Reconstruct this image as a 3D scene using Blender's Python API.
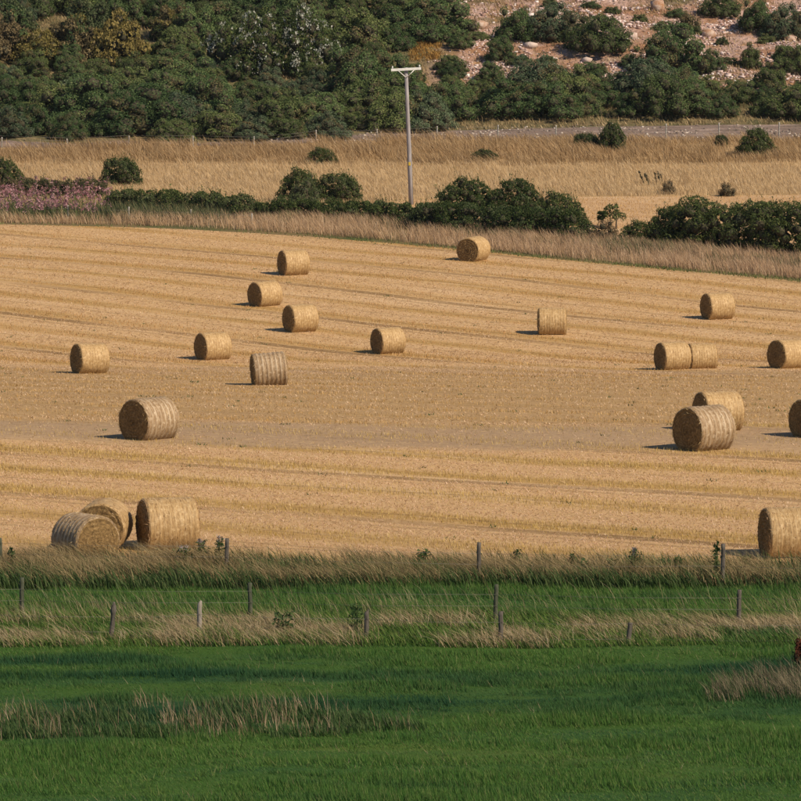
import bpy, bmesh, math, random
import numpy as np
from mathutils import Vector, Matrix

for o in list(bpy.data.objects):
    bpy.data.objects.remove(o)
sc = bpy.context.scene
COL = sc.collection
R = math.radians

# ------------------------------------------------------------------ camera
FPX = 4577.0                       # focal length in photo pixels (801 wide)
CAMZ = 14.4
PITCH = math.atan(450.5 / FPX)
cam_d = bpy.data.cameras.new('camera')
cam_d.sensor_width = 36.0
cam_d.lens = 36.0 * FPX / 801.0
cam_d.clip_start = 1.0
cam_d.clip_end = 4000.0
cam = bpy.data.objects.new('camera', cam_d)
COL.objects.link(cam)
cam.location = (0, 0, CAMZ)
cam.rotation_euler = (math.pi / 2 - PITCH, 0, 0)
sc.camera = cam

# ------------------------------------------------------------------ light
SUN_EL = R(41)
SUN_AZ = (0.80, -0.60)             # horizontal direction towards the sun
S2 = Vector((SUN_AZ[0] * math.cos(SUN_EL), SUN_AZ[1] * math.cos(SUN_EL), math.sin(SUN_EL)))
w = bpy.data.worlds.new('World')
sc.world = w
w.use_nodes = True
nt = w.node_tree
nt.nodes.clear()
sky = nt.nodes.new('ShaderNodeTexSky')
sky.sky_type = 'NISHITA'
sky.sun_disc = False
sky.sun_elevation = SUN_EL
sky.sun_rotation = math.atan2(SUN_AZ[0], SUN_AZ[1])
sky.air_density = 1.0
sky.dust_density = 0.3
sky.ozone_density = 3.0
bg = nt.nodes.new('ShaderNodeBackground')
bg.inputs['Strength'].default_value = 0.075
wo = nt.nodes.new('ShaderNodeOutputWorld')
nt.links.new(sky.outputs[0], bg.inputs[0])
nt.links.new(bg.outputs[0], wo.inputs[0])
sun_d = bpy.data.lights.new('sun', 'SUN')
sun_d.energy = 5.0
sun_d.angle = R(0.53)
sun_d.color = (1.0, 0.85, 0.65)
sun = bpy.data.objects.new('sun', sun_d)
COL.objects.link(sun)
sun.rotation_euler = S2.to_track_quat('Z', 'Y').to_euler()

sc.cycles.max_bounces = 4
sc.cycles.diffuse_bounces = 2
sc.cycles.glossy_bounces = 1
sc.cycles.transmission_bounces = 2
sc.cycles.volume_bounces = 0
sc.view_settings.view_transform = 'Standard'
sc.view_settings.look = 'None'
sc.view_settings.exposure = 0.2
sc.view_settings.gamma = 1.0
sc.view_settings.use_curve_mapping = False

# ------------------------------------------------------------------ noise
def vn(x, y, seed=0):
    x = np.asarray(x, float); y = np.asarray(y, float)
    ix = np.floor(x).astype(np.int64); iy = np.floor(y).astype(np.int64)
    fx = x - ix; fy = y - iy
    fx = fx * fx * (3 - 2 * fx); fy = fy * fy * (3 - 2 * fy)
    def hsh(a, b):
        v = (a * 374761393 + b * 668265263 + seed * 144269504) & 0xffffffff
        v = ((v ^ (v >> 13)) * 1274126177) & 0xffffffff
        v = v ^ (v >> 16)
        return v / 4294967295.0
    a = hsh(ix, iy); b = hsh(ix + 1, iy); c = hsh(ix, iy + 1); d = hsh(ix + 1, iy + 1)
    return (a * (1 - fx) + b * fx) * (1 - fy) + (c * (1 - fx) + d * fx) * fy

def fbm(x, y, seed=0, octv=3):
    s = 0; a = .5; t = 0
    for i in range(octv):
        s = s + a * vn(x, y, seed + i * 17); t += a
        x = x * 2.03; y = y * 2.03; a *= .5
    return s / t

# ------------------------------------------------------------------ terrain
def tan_row(py):
    return math.tan(PITCH + math.atan((py - 400.5) / FPX))

# (row in the photo, distance) -> height of the ground there
ROWS = [(801, 77), (740, 83.5), (645, 94.8), (585, 103.6), (549, 110), (490, 121.5), (438, 135),
        (405, 153), (383, 174), (372, 188), (359, 197), (332, 207), (306, 217), (275, 229), (261, 236),
        (245, 244), (224, 253), (205, 268), (195, 276), (165, 297), (145, 309), (128, 320),
        (60, 340), (0, 358), (-60, 375)]
PY = [-120.0, -60.0, 0.0, 30.0, 60.0]
PZ = [2.0, 6.0, 10.5, 4.6, 0.9]
for r_, y_ in ROWS:
    PY.append(float(y_)); PZ.append(CAMZ - y_ * tan_row(r_))
PY += [420.0, 520.0, 700.0]
PZ += [27.0, 45.0, 60.0]
PY = np.array(PY); PZ = np.array(PZ)
def _pchip():
    h = np.diff(PY); d = np.diff(PZ) / h
    m = np.zeros_like(PY)
    m[0] = d[0]; m[-1] = d[-1]
    for i in range(1, len(PY) - 1):
        if d[i - 1] * d[i] > 0:
            w1 = 2 * h[i] + h[i - 1]; w2 = h[i] + 2 * h[i - 1]
            m[i] = (w1 + w2) / (w1 / d[i - 1] + w2 / d[i])
    return m
PM = _pchip()
def prof(Y):
    Y = np.clip(np.asarray(Y, float), PY[0], PY[-1])
    i = np.clip(np.searchsorted(PY, Y) - 1, 0, len(PY) - 2)
    h = PY[i + 1] - PY[i]; t = (Y - PY[i]) / h
    return ((1 + 2 * t) * (1 - t) ** 2 * PZ[i] + t * (1 - t) ** 2 * h * PM[i]
            + t * t * (3 - 2 * t) * PZ[i + 1] + t * t * (t - 1) * h * PM[i + 1])

def ground(X, Y):
    X = np.asarray(X, float); Y = np.asarray(Y, float)
    z = prof(Y)
    z = z + (fbm(X / 9, Y / 9, 3) - .5) * 0.16
    near = np.clip((106 - Y) / 4, 0, 1)
    z = z + near * (fbm(X / 2.6, Y / 1.7, 5) - .5) * 0.16
    bank = np.clip((Y - 296) / 3, 0, 1) * np.clip((316 - Y) / 4, 0, 1)
    z = z + bank * (fbm(X / 3.2, Y / 3.2, 9) - .4) * 0.9
    hill = np.clip((Y - 322) / 8, 0, 1)
    z = z + hill * (fbm(X / 6, Y / 6, 11, 4) - .5) * 1.6
    return z

_ys = np.linspace(70, 380, 12401)
_rows = 400.5 + FPX * np.tan(np.arctan((CAMZ - prof(_ys)) / _ys) - PITCH)
def yrow(py):
    """distance at which the photo row py meets the ground"""
    i = np.where(_rows <= py)[0]
    return float(_ys[i[0]]) if len(i) else 380.0
_rt = np.array([yrow(p) for p in range(-80, 830)])
def yrow_np(py):
    return np.interp(py, np.arange(-80, 830), _rt)
def xat(px, Y):
    d = Y * math.cos(PITCH) + (CAMZ - float(prof(Y))) * math.sin(PITCH)
    return (px - 400.5) / FPX * d
def mpp(Y):
    return Y / FPX               # metres for one photo pixel at distance Y
def place(px, py):
    Y = yrow(py); X = xat(px, Y)
    return Vector((X, Y, float(ground(X, Y))))

# boundaries (world curves Y(X))
def curve_from_px(pts):
    P = [(xat(px, yrow(py)), yrow(py)) for px, py in pts]
    P.sort()
    xs = np.array([p[0] for p in P]); ys = np.array([p[1] for p in P])
    def f(X):
        X = np.asarray(X, float)
        y = np.interp(X, xs, ys)
        sl = (ys[1] - ys[0]) / (xs[1] - xs[0]); sr = (ys[-1] - ys[-2]) / (xs[-1] - xs[-2])
        y = y + np.where(X < xs[0], np.clip(X - xs[0], -25, 0) * sl, 0) + np.where(X > xs[-1], np.clip(X - xs[-1], 0, 25) * sr, 0)
        return y
    return f
b_field = curve_from_px([(0, 564), (270, 567), (530, 571), (801, 574)])
b_top = curve_from_px([(0, 224), (100, 226), (200, 230), (300, 236), (400, 243.5), (500, 253.5), (600, 263), (700, 272), (801, 282)])
b_meadow2 = curve_from_px([(0, 211), (350, 207), (420, 200), (560, 197), (801, 195)])
def b_meadow(X): return np.minimum(b_top(X) + 10.5, b_meadow2(X) - .8)
def b_bank(X): return np.full_like(np.asarray(X, float), yrow(165.0))
b_track = curve_from_px([(0, 150), (250, 149), (430, 144), (801, 141)])
b_hill = curve_from_px([(0, 145), (180, 144), (300, 137), (420, 131), (600, 127), (801, 124)])

# ------------------------------------------------------------------ materials
MATS = {}
def new_mat(name):
    m = bpy.data.materials.new(name); m.use_nodes = True
    m.node_tree.nodes.clear(); MATS[name] = m
    return m, m.node_tree
class NB:
    def __init__(s, nt): s.nt = nt
    def n(s, t, **k):
        nd = s.nt.nodes.new('ShaderNode' + t)
        for a, b in k.items():
            if a in nd.inputs: nd.inputs[a].default_value = b
            else: setattr(nd, a, b)
        return nd
    def l(s, a, b): s.nt.links.new(a, b)
def c4(c): return (c[0], c[1], c[2], 1.0)
def ramp(nb, fac, stops):
    r = nb.n('ValToRGB')
    e = r.color_ramp.elements
    while len(e) < len(stops): e.new(0.5)
    for i, (p, c) in enumerate(stops):
        e[i].position = p; e[i].color = c4(c)
    nb.l(fac, r.inputs[0])
    return r.outputs[0]
def coords(nb, scale=(1, 1, 1), rot=(0, 0, 0), kind='Object'):
    tc = nb.n('TexCoord'); mp = nb.n('Mapping')
    mp.inputs['Scale'].default_value = scale; mp.inputs['Rotation'].default_value = rot
    nb.l(tc.outputs[kind], mp.inputs[0])
    return mp.outputs[0]
def noise(nb, vec, scale, detail=3, rough=.55):
    t = nb.n('TexNoise'); t.inputs['Scale'].default_value = scale
    t.inputs['Detail'].default_value = detail; t.inputs['Roughness'].default_value = rough
    if vec is not None: nb.l(vec, t.inputs['Vector'])
    return t.outputs['Fac']
def mixc(nb, fac, a, b, mode='MIX'):
    m = nb.n('MixRGB'); m.blend_type = mode
    for v, i in ((fac, 0), (a, 1), (b, 2)):
        if hasattr(v, 'is_output') or isinstance(v, bpy.types.NodeSocket): nb.l(v, m.inputs[i])
        elif i == 0: m.inputs[0].default_value = v
        else: m.inputs[i].default_value = c4(v)
    return m.outputs[0]
def mrange(nb, v, a, b, c=0., d=1.):
    m = nb.n('MapRange'); nb.l(v, m.inputs[0])
    for i, q in enumerate((a, b, c, d)): m.inputs[i + 1].default_value = q
    return m.outputs[0]

def shade_band(nb, f):
    """shade painted as a darker blue-green band across the pasture, yellower either side"""
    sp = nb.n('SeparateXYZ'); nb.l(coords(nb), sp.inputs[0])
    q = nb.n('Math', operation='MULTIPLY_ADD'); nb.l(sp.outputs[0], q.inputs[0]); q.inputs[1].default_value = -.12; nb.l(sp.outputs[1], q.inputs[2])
    a = mrange(nb, q.outputs[0], 84.3, 86.5, -.09, .13); b = mrange(nb, q.outputs[0], 92.6, 90.6, -.22, 0)  # near and far edges of the painted shade band
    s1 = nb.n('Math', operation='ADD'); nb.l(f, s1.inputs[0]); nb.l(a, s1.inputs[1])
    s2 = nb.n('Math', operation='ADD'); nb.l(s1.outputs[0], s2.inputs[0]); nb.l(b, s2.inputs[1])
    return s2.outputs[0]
def leaf_mat(name, stops, trans=0.25, var=0.25, patch=None, rough=.8, spec=.15):
    """foliage: colour differs from blade to blade, and from one plant to the next"""
    m, t = new_mat(name); nb = NB(t)
    g = nb.n('NewGeometry')
    col = ramp(nb, g.outputs['Random Per Island'], stops)
    oi = nb.n('ObjectInfo')
    hs = nb.n('HueSaturation')
    nb.l(col, hs.inputs['Color'])
    nb.l(mrange(nb, oi.outputs['Random'], 0, 1, 1 - var, 1 + var), hs.inputs['Value'])
    nb.l(mrange(nb, oi.outputs['Random'], 0, 1, 0.515, 0.485), hs.inputs['Hue'])
    col = hs.outputs[0]
    if patch:
        sc_, c2, lo, hi = patch
        f = mrange(nb, shade_band(nb, noise(nb, coords(nb, sc_), 1.0, 3)) if name == 'pasture_grass' else noise(nb, coords(nb, sc_), 1.0, 3), lo, hi)
        col = mixc(nb, f, col, c2)
    b = nb.n('BsdfPrincipled'); b.inputs['Roughness'].default_value = rough
    b.inputs['Specular IOR Level'].default_value = spec
    nb.l(col, b.inputs['Base Color'])
    o = nb.n('OutputMaterial')
    if trans > 0:
        tr = nb.n('BsdfTranslucent'); nb.l(col, tr.inputs[0])
        mx = nb.n('MixShader'); mx.inputs[0].default_value = trans
        nb.l(b.outputs[0], mx.inputs[1]); nb.l(tr.outputs[0], mx.inputs[2])
        nb.l(mx.outputs[0], o.inputs[0])
    else:
        nb.l(b.outputs[0], o.inputs[0])
    return m

def ground_mat(name, cols, scales, bump=.3, dist=.05, rough=.95):
    """cols: base + list of (colour, coordscale, lo, hi) layers"""
    m, t = new_mat(name); nb = NB(t)
    col = cols[0]
    for (c, s, lo, hi) in cols[1:]:
        f = mrange(nb, noise(nb, coords(nb, s), 1.0, 4, .6), lo, hi)
        col = mixc(nb, f, col, c)
    b = nb.n('BsdfPrincipled'); b.inputs['Roughness'].default_value = rough
    b.inputs['Specular IOR Level'].default_value = .1
    nb.l(col, b.inputs['Base Color'])
    bp = nb.n('Bump'); bp.inputs['Strength'].default_value = bump; bp.inputs['Distance'].default_value = dist
    nb.l(noise(nb, coords(nb), scales, 4, .6), bp.inputs['Height'])
    nb.l(bp.outputs[0], b.inputs['Normal'])
    o = nb.n('OutputMaterial'); nb.l(b.outputs[0], o.inputs[0])
    return m

ROWANG = math.atan(0.70)            # drill rows run across the view at this angle
def stubble_mat():
    m, t = new_mat('stubble_ground'); nb = NB(t)
    # coordinates turned so that x runs along the rows, y across them
    v = coords(nb, (1, 1, 1), (0, 0, ROWANG))
    sep = nb.n('SeparateXYZ'); nb.l(v, sep.inputs[0])
    v_l = coords(nb, (1, 1, 1), (0, 0, ROWANG))
    wa = nb.n('Math', operation='MULTIPLY_ADD'); nb.l(sep.outputs[0], wa.inputs[0]); wa.inputs[1].default_value = .055; wa.inputs[2].default_value = .5
    wsn = nb.n('Math', operation='SINE'); nb.l(wa.outputs[0], wsn.inputs[0]); wob = wsn.outputs[0]
    def wave(period, phase, distort):
        a = nb.n('Math', operation='MULTIPLY'); nb.l(wob, a.inputs[0]); a.inputs[1].default_value = distort
        b = nb.n('Math', operation='ADD'); nb.l(sep.outputs[1], b.inputs[0]); nb.l(a.outputs[0], b.inputs[1])
        c = nb.n('Math', operation='MULTIPLY_ADD'); nb.l(b.outputs[0], c.inputs[0])
        c.inputs[1].default_value = 2 * math.pi / period; c.inputs[2].default_value = phase
        d = nb.n('Math', operation='SINE'); nb.l(c.outputs[0], d.inputs[0])
        return d.outputs[0]
    def stretched(sx, sy, detail=3):
        mp = nb.n('Mapping'); mp.inputs['Scale'].default_value = (sx, sy, 1); nb.l(v_l, mp.inputs[0])
        return noise(nb, mp.outputs[0], 1.0, detail, .6)
    pale = (.48, .31, .155); gold = (.36, .22, .08); chaff = (.54, .37, .21); dark = (.17, .10, .042); grey = (.30, .205, .125)
    f1 = mrange(nb, wave(4.3, .6, 2.4), .1, .9)
    brk = mrange(nb, stretched(.035, .22), .30, .52, .25, 1)
    f1m = nb.n('Math', operation='MULTIPLY'); nb.l(f1, f1m.inputs[0]); nb.l(brk, f1m.inputs[1])
    col = mixc(nb, f1m.outputs[0], pale, gold)
    col = mixc(nb, mrange(nb, stretched(.05, .5, 4), .55, .75), col, chaff)
    # wheel lines: narrow darker lines along the rows
    w2 = mrange(nb, wave(8.6, 1.9, 2.4), .955, .98)
    w3 = mrange(nb, wave(2.15, 5.4, 2.4), .90, .995, 0, .65)
    mm = nb.n('Math', operation='MAXIMUM'); nb.l(w2, mm.inputs[0]); nb.l(w3, mm.inputs[1])
    w4 = nb.n('Math', operation='MULTIPLY'); nb.l(mm.outputs[0], w4.inputs[0])
    nb.l(mrange(nb, stretched(.08, .3), .35, .6, .12, .8), w4.inputs[1])
    col = mixc(nb, w4.outputs[0], col, dark)
    # bare lighter-grey trodden strip that crosses the field
    sp = nb.n('SeparateXYZ'); nb.l(coords(nb), sp.inputs[0])
    nz = nb.n('Math', operation='MULTIPLY_ADD'); nb.l(noise(nb, coords(nb, (.06, .2, 1)), 1.0, 3), nz.inputs[0]); nz.inputs[1].default_value = 9.0
    nb.l(sp.outputs[1], nz.inputs[2])
    nx = nb.n('Math', operation='MULTIPLY_ADD'); nb.l(sp.outputs[0], nx.inputs[0]); nx.inputs[1].default_value = .17; nb.l(nz.outputs[0], nx.inputs[2])
    up = mrange(nb, nx.outputs[0], 136.0, 138.2); dn = mrange(nb, nx.outputs[0], 147.0, 144.0)
    g = nb.n('Math', operation='MULTIPLY'); nb.l(up, g.inputs[0]); nb.l(dn, g.inputs[1])
    g2 = nb.n('Math', operation='MULTIPLY'); nb.l(g.outputs[0], g2.inputs[0]); g2.inputs[1].default_value = .85
    col = mixc(nb, g2.outputs[0], col, grey)
    up = mrange(nb, nx.outputs[0], 186.0, 190.0); dn = mrange(nb, nx.outputs[0], 197.0, 195.0)
    g = nb.n('Math', operation='MULTIPLY'); nb.l(up, g.inputs[0]); nb.l(dn, g.inputs[1])
    g2 = nb.n('Math', operation='MULTIPLY'); nb.l(g.outputs[0], g2.inputs[0]); g2.inputs[1].default_value = .5
    col = mixc(nb, g2.outputs[0], col, grey)
    up = mrange(nb, nx.outputs[0], 143.0, 148.0); dn = mrange(nb, nx.outputs[0], 194.0, 190.0)
    g = nb.n('Math', operation='MULTIPLY'); nb.l(up, g.inputs[0]); nb.l(dn, g.inputs[1])
    g2 = nb.n('Math', operation='MULTIPLY'); nb.l(g.outputs[0], g2.inputs[0]); g2.inputs[1].default_value = .8
    col = mixc(nb, g2.outputs[0], col, (.32, .205, .095))
    # fine straw speckle
    col = mixc(nb, mrange(nb, noise(nb, coords(nb, (3, 3, 3)), 1.0, 5, .7), .52, .72, 0, .55), col, (.58, .40, .20))
    col = mixc(nb, mrange(nb, noise(nb, coords(nb, (2.2, 2.2, 2.2), (0, 0, 1)), 1.0, 5, .75), .56, .74, 0, .6), col, dark)
    b = nb.n('BsdfPrincipled'); b.inputs['Roughness'].default_value = .95; b.inputs['Specular IOR Level'].default_value = .1
    nb.l(col, b.inputs['Base Color'])
    bp = nb.n('Bump'); bp.inputs['Strength'].default_value = .6; bp.inputs['Distance'].default_value = .06
    nb.l(noise(nb, coords(nb), 4.0, 4, .65), bp.inputs['Height'])
    nb.l(bp.outputs[0], b.inputs['Normal'])
    o = nb.n('OutputMaterial'); nb.l(b.outputs[0], o.inputs[0])
    return m
def hill_mat(name, cols, scales, bump, dist):
    m = ground_mat(name, cols, scales, bump, dist); t = m.node_tree; nb = NB(t)
    b = [n for n in t.nodes if n.type == 'BSDF_PRINCIPLED'][0]
    src = b.inputs['Base Color'].links[0].from_socket
    sp = nb.n('SeparateXYZ'); nb.l(coords(nb), sp.inputs[0])
    nz = noise(nb, coords(nb, (.15, .15, .15)), 1.0, 4)
    grass = mixc(nb, mrange(nb, noise(nb, coords(nb, (.5, .5, .5)), 1.0, 4), .4, .65), (.105, .095, .045), (.22, .165, .085))
    a = nb.n('Math', operation='MULTIPLY_ADD'); nb.l(nz, a.inputs[0]); a.inputs[1].default_value = 8.; nb.l(sp.outputs[0], a.inputs[2])
    c = nb.n('Math', operation='MULTIPLY_ADD'); nb.l(nz, c.inputs[0]); c.inputs[1].default_value = 10.; nb.l(sp.outputs[1], c.inputs[2])
    mx = nb.n('Math', operation='MAXIMUM'); nb.l(mrange(nb, a.outputs[0], 8.5, 5.5), mx.inputs[0]); nb.l(mrange(nb, c.outputs[0], 337., 333.), mx.inputs[1])
    nb.l(mixc(nb, mx.outputs[0], src, grass), b.inputs['Base Color'])
    return m
M_STUB = stubble_mat()
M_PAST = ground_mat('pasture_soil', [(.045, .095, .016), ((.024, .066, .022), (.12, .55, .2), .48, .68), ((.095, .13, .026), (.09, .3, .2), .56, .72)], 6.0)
M_VERGE = ground_mat('verge_soil', [(.16, .115, .055), ((.06, .075, .025), (.2, .3, .2), .45, .65)], 5.0)
M_MEADOW = ground_mat('meadow_soil', [(.42, .285, .145), ((.32, .22, .105), (.15, .4, .2), .5, .7)], 4.0)
M_FARST = ground_mat('far_stubble', [(.44, .28, .15), ((.52, .36, .21), (.1, .6, .2), .45, .65)], 4.0)
M_TRACK = ground_mat('track_stone', [(.19, .14, .115), ((.30, .225, .19), (.4, .9, .4), .5, .66), ((.11, .085, .06), (.25, .6, .3), .55, .7)], 3.0, .8, .2)
M_HILL = hill_mat('hill_soil', [(.30, .165, .10), ((.42, .285, .235), (.3, .3, .3), .42, .58), ((.12, .10, .045), (.12, .16, .2), .52, .66), ((.36, .20, .08), (.5, .5, .5), .6, .72)], 2.5, .9, .35)

def plain(name, col, col2=None, scale=8.0, rough=.85, bump=0.2, stretch=(1, 1, 1), metal=0., lo=.4, hi=.65, dist=.01):
    m, t = new_mat(name); nb = NB(t)
    b = nb.n('BsdfPrincipled'); b.inputs['Roughness'].default_value = rough; b.inputs['Metallic'].default_value = metal
    b.inputs['Specular IOR Level'].default_value = .25
    f = noise(nb, coords(nb, stretch), scale, 4, .65)
    if col2: nb.l(mixc(nb, mrange(nb, f, lo, hi), col, col2), b.inputs['Base Color'])
    else: b.inputs['Base Color'].default_value = c4(col)
    bp = nb.n('Bump'); bp.inputs['Strength'].default_value = bump; bp.inputs['Distance'].default_value = dist
    nb.l(f, bp.inputs['Height']); nb.l(bp.outputs[0], b.inputs['Normal'])
    o = nb.n('OutputMaterial'); nb.l(b.outputs[0], o.inputs[0])
    return m

# ------------------------------------------------------------------ mesh helpers
def mesh_np(name, V, F):
    V = np.ascontiguousarray(V, np.float32); F = np.ascontiguousarray(F, np.int32)
    k = F.shape[1]
    me = bpy.data.meshes.new(name)
    me.vertices.add(len(V)); me.vertices.foreach_set('co', V.ravel())
    me.loops.add(F.size); me.loops.foreach_set('vertex_index', F.ravel())
    me.polygons.add(len(F))
    me.polygons.foreach_set('loop_start', np.arange(0, F.size, k, dtype=np.int32))
    me.update(calc_edges=True)
    return me
def smooth(me):
    me.polygons.foreach_set('use_smooth', np.ones(len(me.polygons), bool))
def obj(name, me, mat=None, parent=None, loc=None):
    o = bpy.data.objects.new(name, me)
    COL.objects.link(o)
    if mat is not None and me is not None and len(me.materials) == 0:
        for mm in (mat if isinstance(mat, (list, tuple)) else [mat]): me.materials.append(mm)
    if parent is not None: o.parent = parent
    if loc is not None: o.location = loc
    return o
def tag(o, label=None, cat=None, group=None, kind=None):
    if label: o['label'] = label
    if cat: o['category'] = cat
    if group: o['group'] = group
    if kind: o['kind'] = kind
    return o
def empty(name, loc, rz=0.):
    o = bpy.data.objects.new(name, None); COL.objects.link(o)
    o.empty_display_size = .2
    o.location = loc; o.rotation_euler = (0, 0, rz)
    return o

XS = np.concatenate([np.linspace(-220, -46, 30)[:-1], np.linspace(-46, 46, 231), np.linspace(46, 220, 30)[1:]])
def patch(name, f0, f1, n, mat, dz=0.0):
    t = np.linspace(0, 1, n)[:, None]
    y0 = f0(XS)[None, :]; y1 = f1(XS)[None, :]
    Yg = y0 + (y1 - y0) * t
    Xg = np.repeat(XS[None, :], n, 0)
    V = np.stack([Xg, Yg, ground(Xg, Yg) + dz], -1).reshape(-1, 3)
    m = len(XS)
    i = np.arange(n - 1)[:, None] * m + np.arange(m - 1)[None, :]
    F = np.stack([i, i + 1, i + m + 1, i + m], -1).reshape(-1, 4)
    me = mesh_np(name, V, F); smooth(me)
    o = obj(name, me, mat); tag(o, kind='structure')
    return o
const = lambda v: (lambda X: np.full_like(np.asarray(X, float), v))
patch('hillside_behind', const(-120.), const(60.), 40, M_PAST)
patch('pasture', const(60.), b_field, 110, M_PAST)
patch('stubble_field', b_field, b_top, 300, M_STUB)
patch('rough_verge', b_top, b_meadow, 50, M_VERGE)
patch('far_stubble_field', b_meadow, b_meadow2, 12, M_FARST)
patch('dry_meadow', b_meadow2, b_bank, 30, M_MEADOW)
patch('grass_bank', b_bank, b_track, 30, M_MEADOW)
patch('stony_track', b_track, b_hill, 16, M_TRACK)
patch('hillside', b_hill, const(700.), 320, M_HILL)

# ------------------------------------------------------------------ grasses and stubble (uncountable)
rng = np.random.default_rng(7)
def scatter(y0, y1, dens, mask=None, margin=2.5, xl=None, xr=None):
    """random points on the visible stretch of ground between two distances"""
    hw = 0.0885 * y1 + margin
    a, b = (-hw if xl is None else xl), (hw if xr is None else xr)
    n = int(dens * (y1 - y0) * (b - a))
    X = rng.uniform(a, b, n); Y = rng.uniform(y0, y1, n)
    k = np.abs(X) < 0.0885 * Y + margin
    X, Y = X[k], Y[k]
    if mask is not None:
        k = rng.random(len(X)) < mask(X, Y)
        X, Y = X[k], Y[k]
    return X, Y
def blades(name, X, Y, h, lean, wid, mat, seg=1, label=None, cat=None, zoff=-0.02, az=None):
    n = len(X)
    Z = ground(X, Y) + zoff
    B = np.stack([X, Y, Z], -1)
    a = rng.uniform(0, 2 * np.pi, n) if az is None else az
    D = np.stack([np.cos(a), np.sin(a), np.zeros(n)], -1) * (wid * .5)[:, None]
    up = np.zeros((n, 3)); up[:, 2] = h
    L = np.concatenate([lean, np.zeros((n, 1))], 1)
    if seg == 1:
        V = np.stack([B - D, B + D, B + up + L], 1).reshape(-1, 3)
        F = np.arange(3 * n).reshape(-1, 3)
    else:
        mid = B + up * .58 + L * .36
        V = np.stack([B - D, B + D, mid + D * .8, mid - D * .8, B + up + L], 1).reshape(-1, 3)
        i = np.arange(n)[:, None] * 5
        F = np.concatenate([i + [0, 1, 2], i + [0, 2, 3], i + [3, 2, 4]], 0)
    me = mesh_np(name, V, F)
    o = obj(name, me, mat)
    tag(o, label, cat, kind='stuff')
    return o
def N(n, lo, hi): return rng.uniform(lo, hi, n)

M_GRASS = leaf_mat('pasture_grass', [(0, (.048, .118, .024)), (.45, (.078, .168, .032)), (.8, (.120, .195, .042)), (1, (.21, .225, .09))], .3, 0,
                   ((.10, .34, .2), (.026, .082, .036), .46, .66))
M_DRY = leaf_mat('dry_grass', [(0, (.18, .135, .065)), (.35, (.33, .245, .135)), (.75, (.46, .35, .21)), (1, (.56, .46, .31))], .25, 0)
M_DRYB = leaf_mat('brown_grass', [(0, (.13, .095, .045)), (.4, (.26, .185, .095)), (.8, (.38, .275, .145)), (1, (.49, .37, .22))], .25, 0)
M_PINKD = leaf_mat('pinkish_grass', [(0, (.29, .185, .11)), (.4, (.46, .305, .185)), (.8, (.57, .40, .26)), (1, (.63, .49, .34))], .4, 0)
M_GOLDG = leaf_mat('golden_grass', [(0, (.38, .26, .14)), (.4, (.52, .37, .205)), (.8, (.60, .44, .265)), (1, (.66, .53, .36))], .4, 0)
M_STRAW = leaf_mat('stubble_straw', [(0, (.29, .165, .045)), (.4, (.43, .26, .08)), (.75, (.54, .35, .14)), (1, (.63, .46, .24))], .2, 0)
M_VWEED = leaf_mat('verge_weed', [(0, (.05, .065, .03)), (.5, (.09, .10, .045)), (.8, (.15, .13, .065)), (1, (.25, .18, .10))], .25, 0)
M_DULL = leaf_mat('dull_grass', [(0, (.08, .065, .04)), (.5, (.16, .125, .08)), (1, (.27, .22, .15))], .2, 0)
M_BANK = leaf_mat('bank_grass', [(0, (.20, .135, .06)), (.4, (.37, .255, .125)), (.8, (.48, .345, .18)), (1, (.56, .43, .26))], .38, 0)
M_WEED = leaf_mat('weed_leaf', [(0, (.030, .060, .018)), (.5, (.058, .098, .028)), (1, (.12, .15, .06))], .25, 0)

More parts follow.
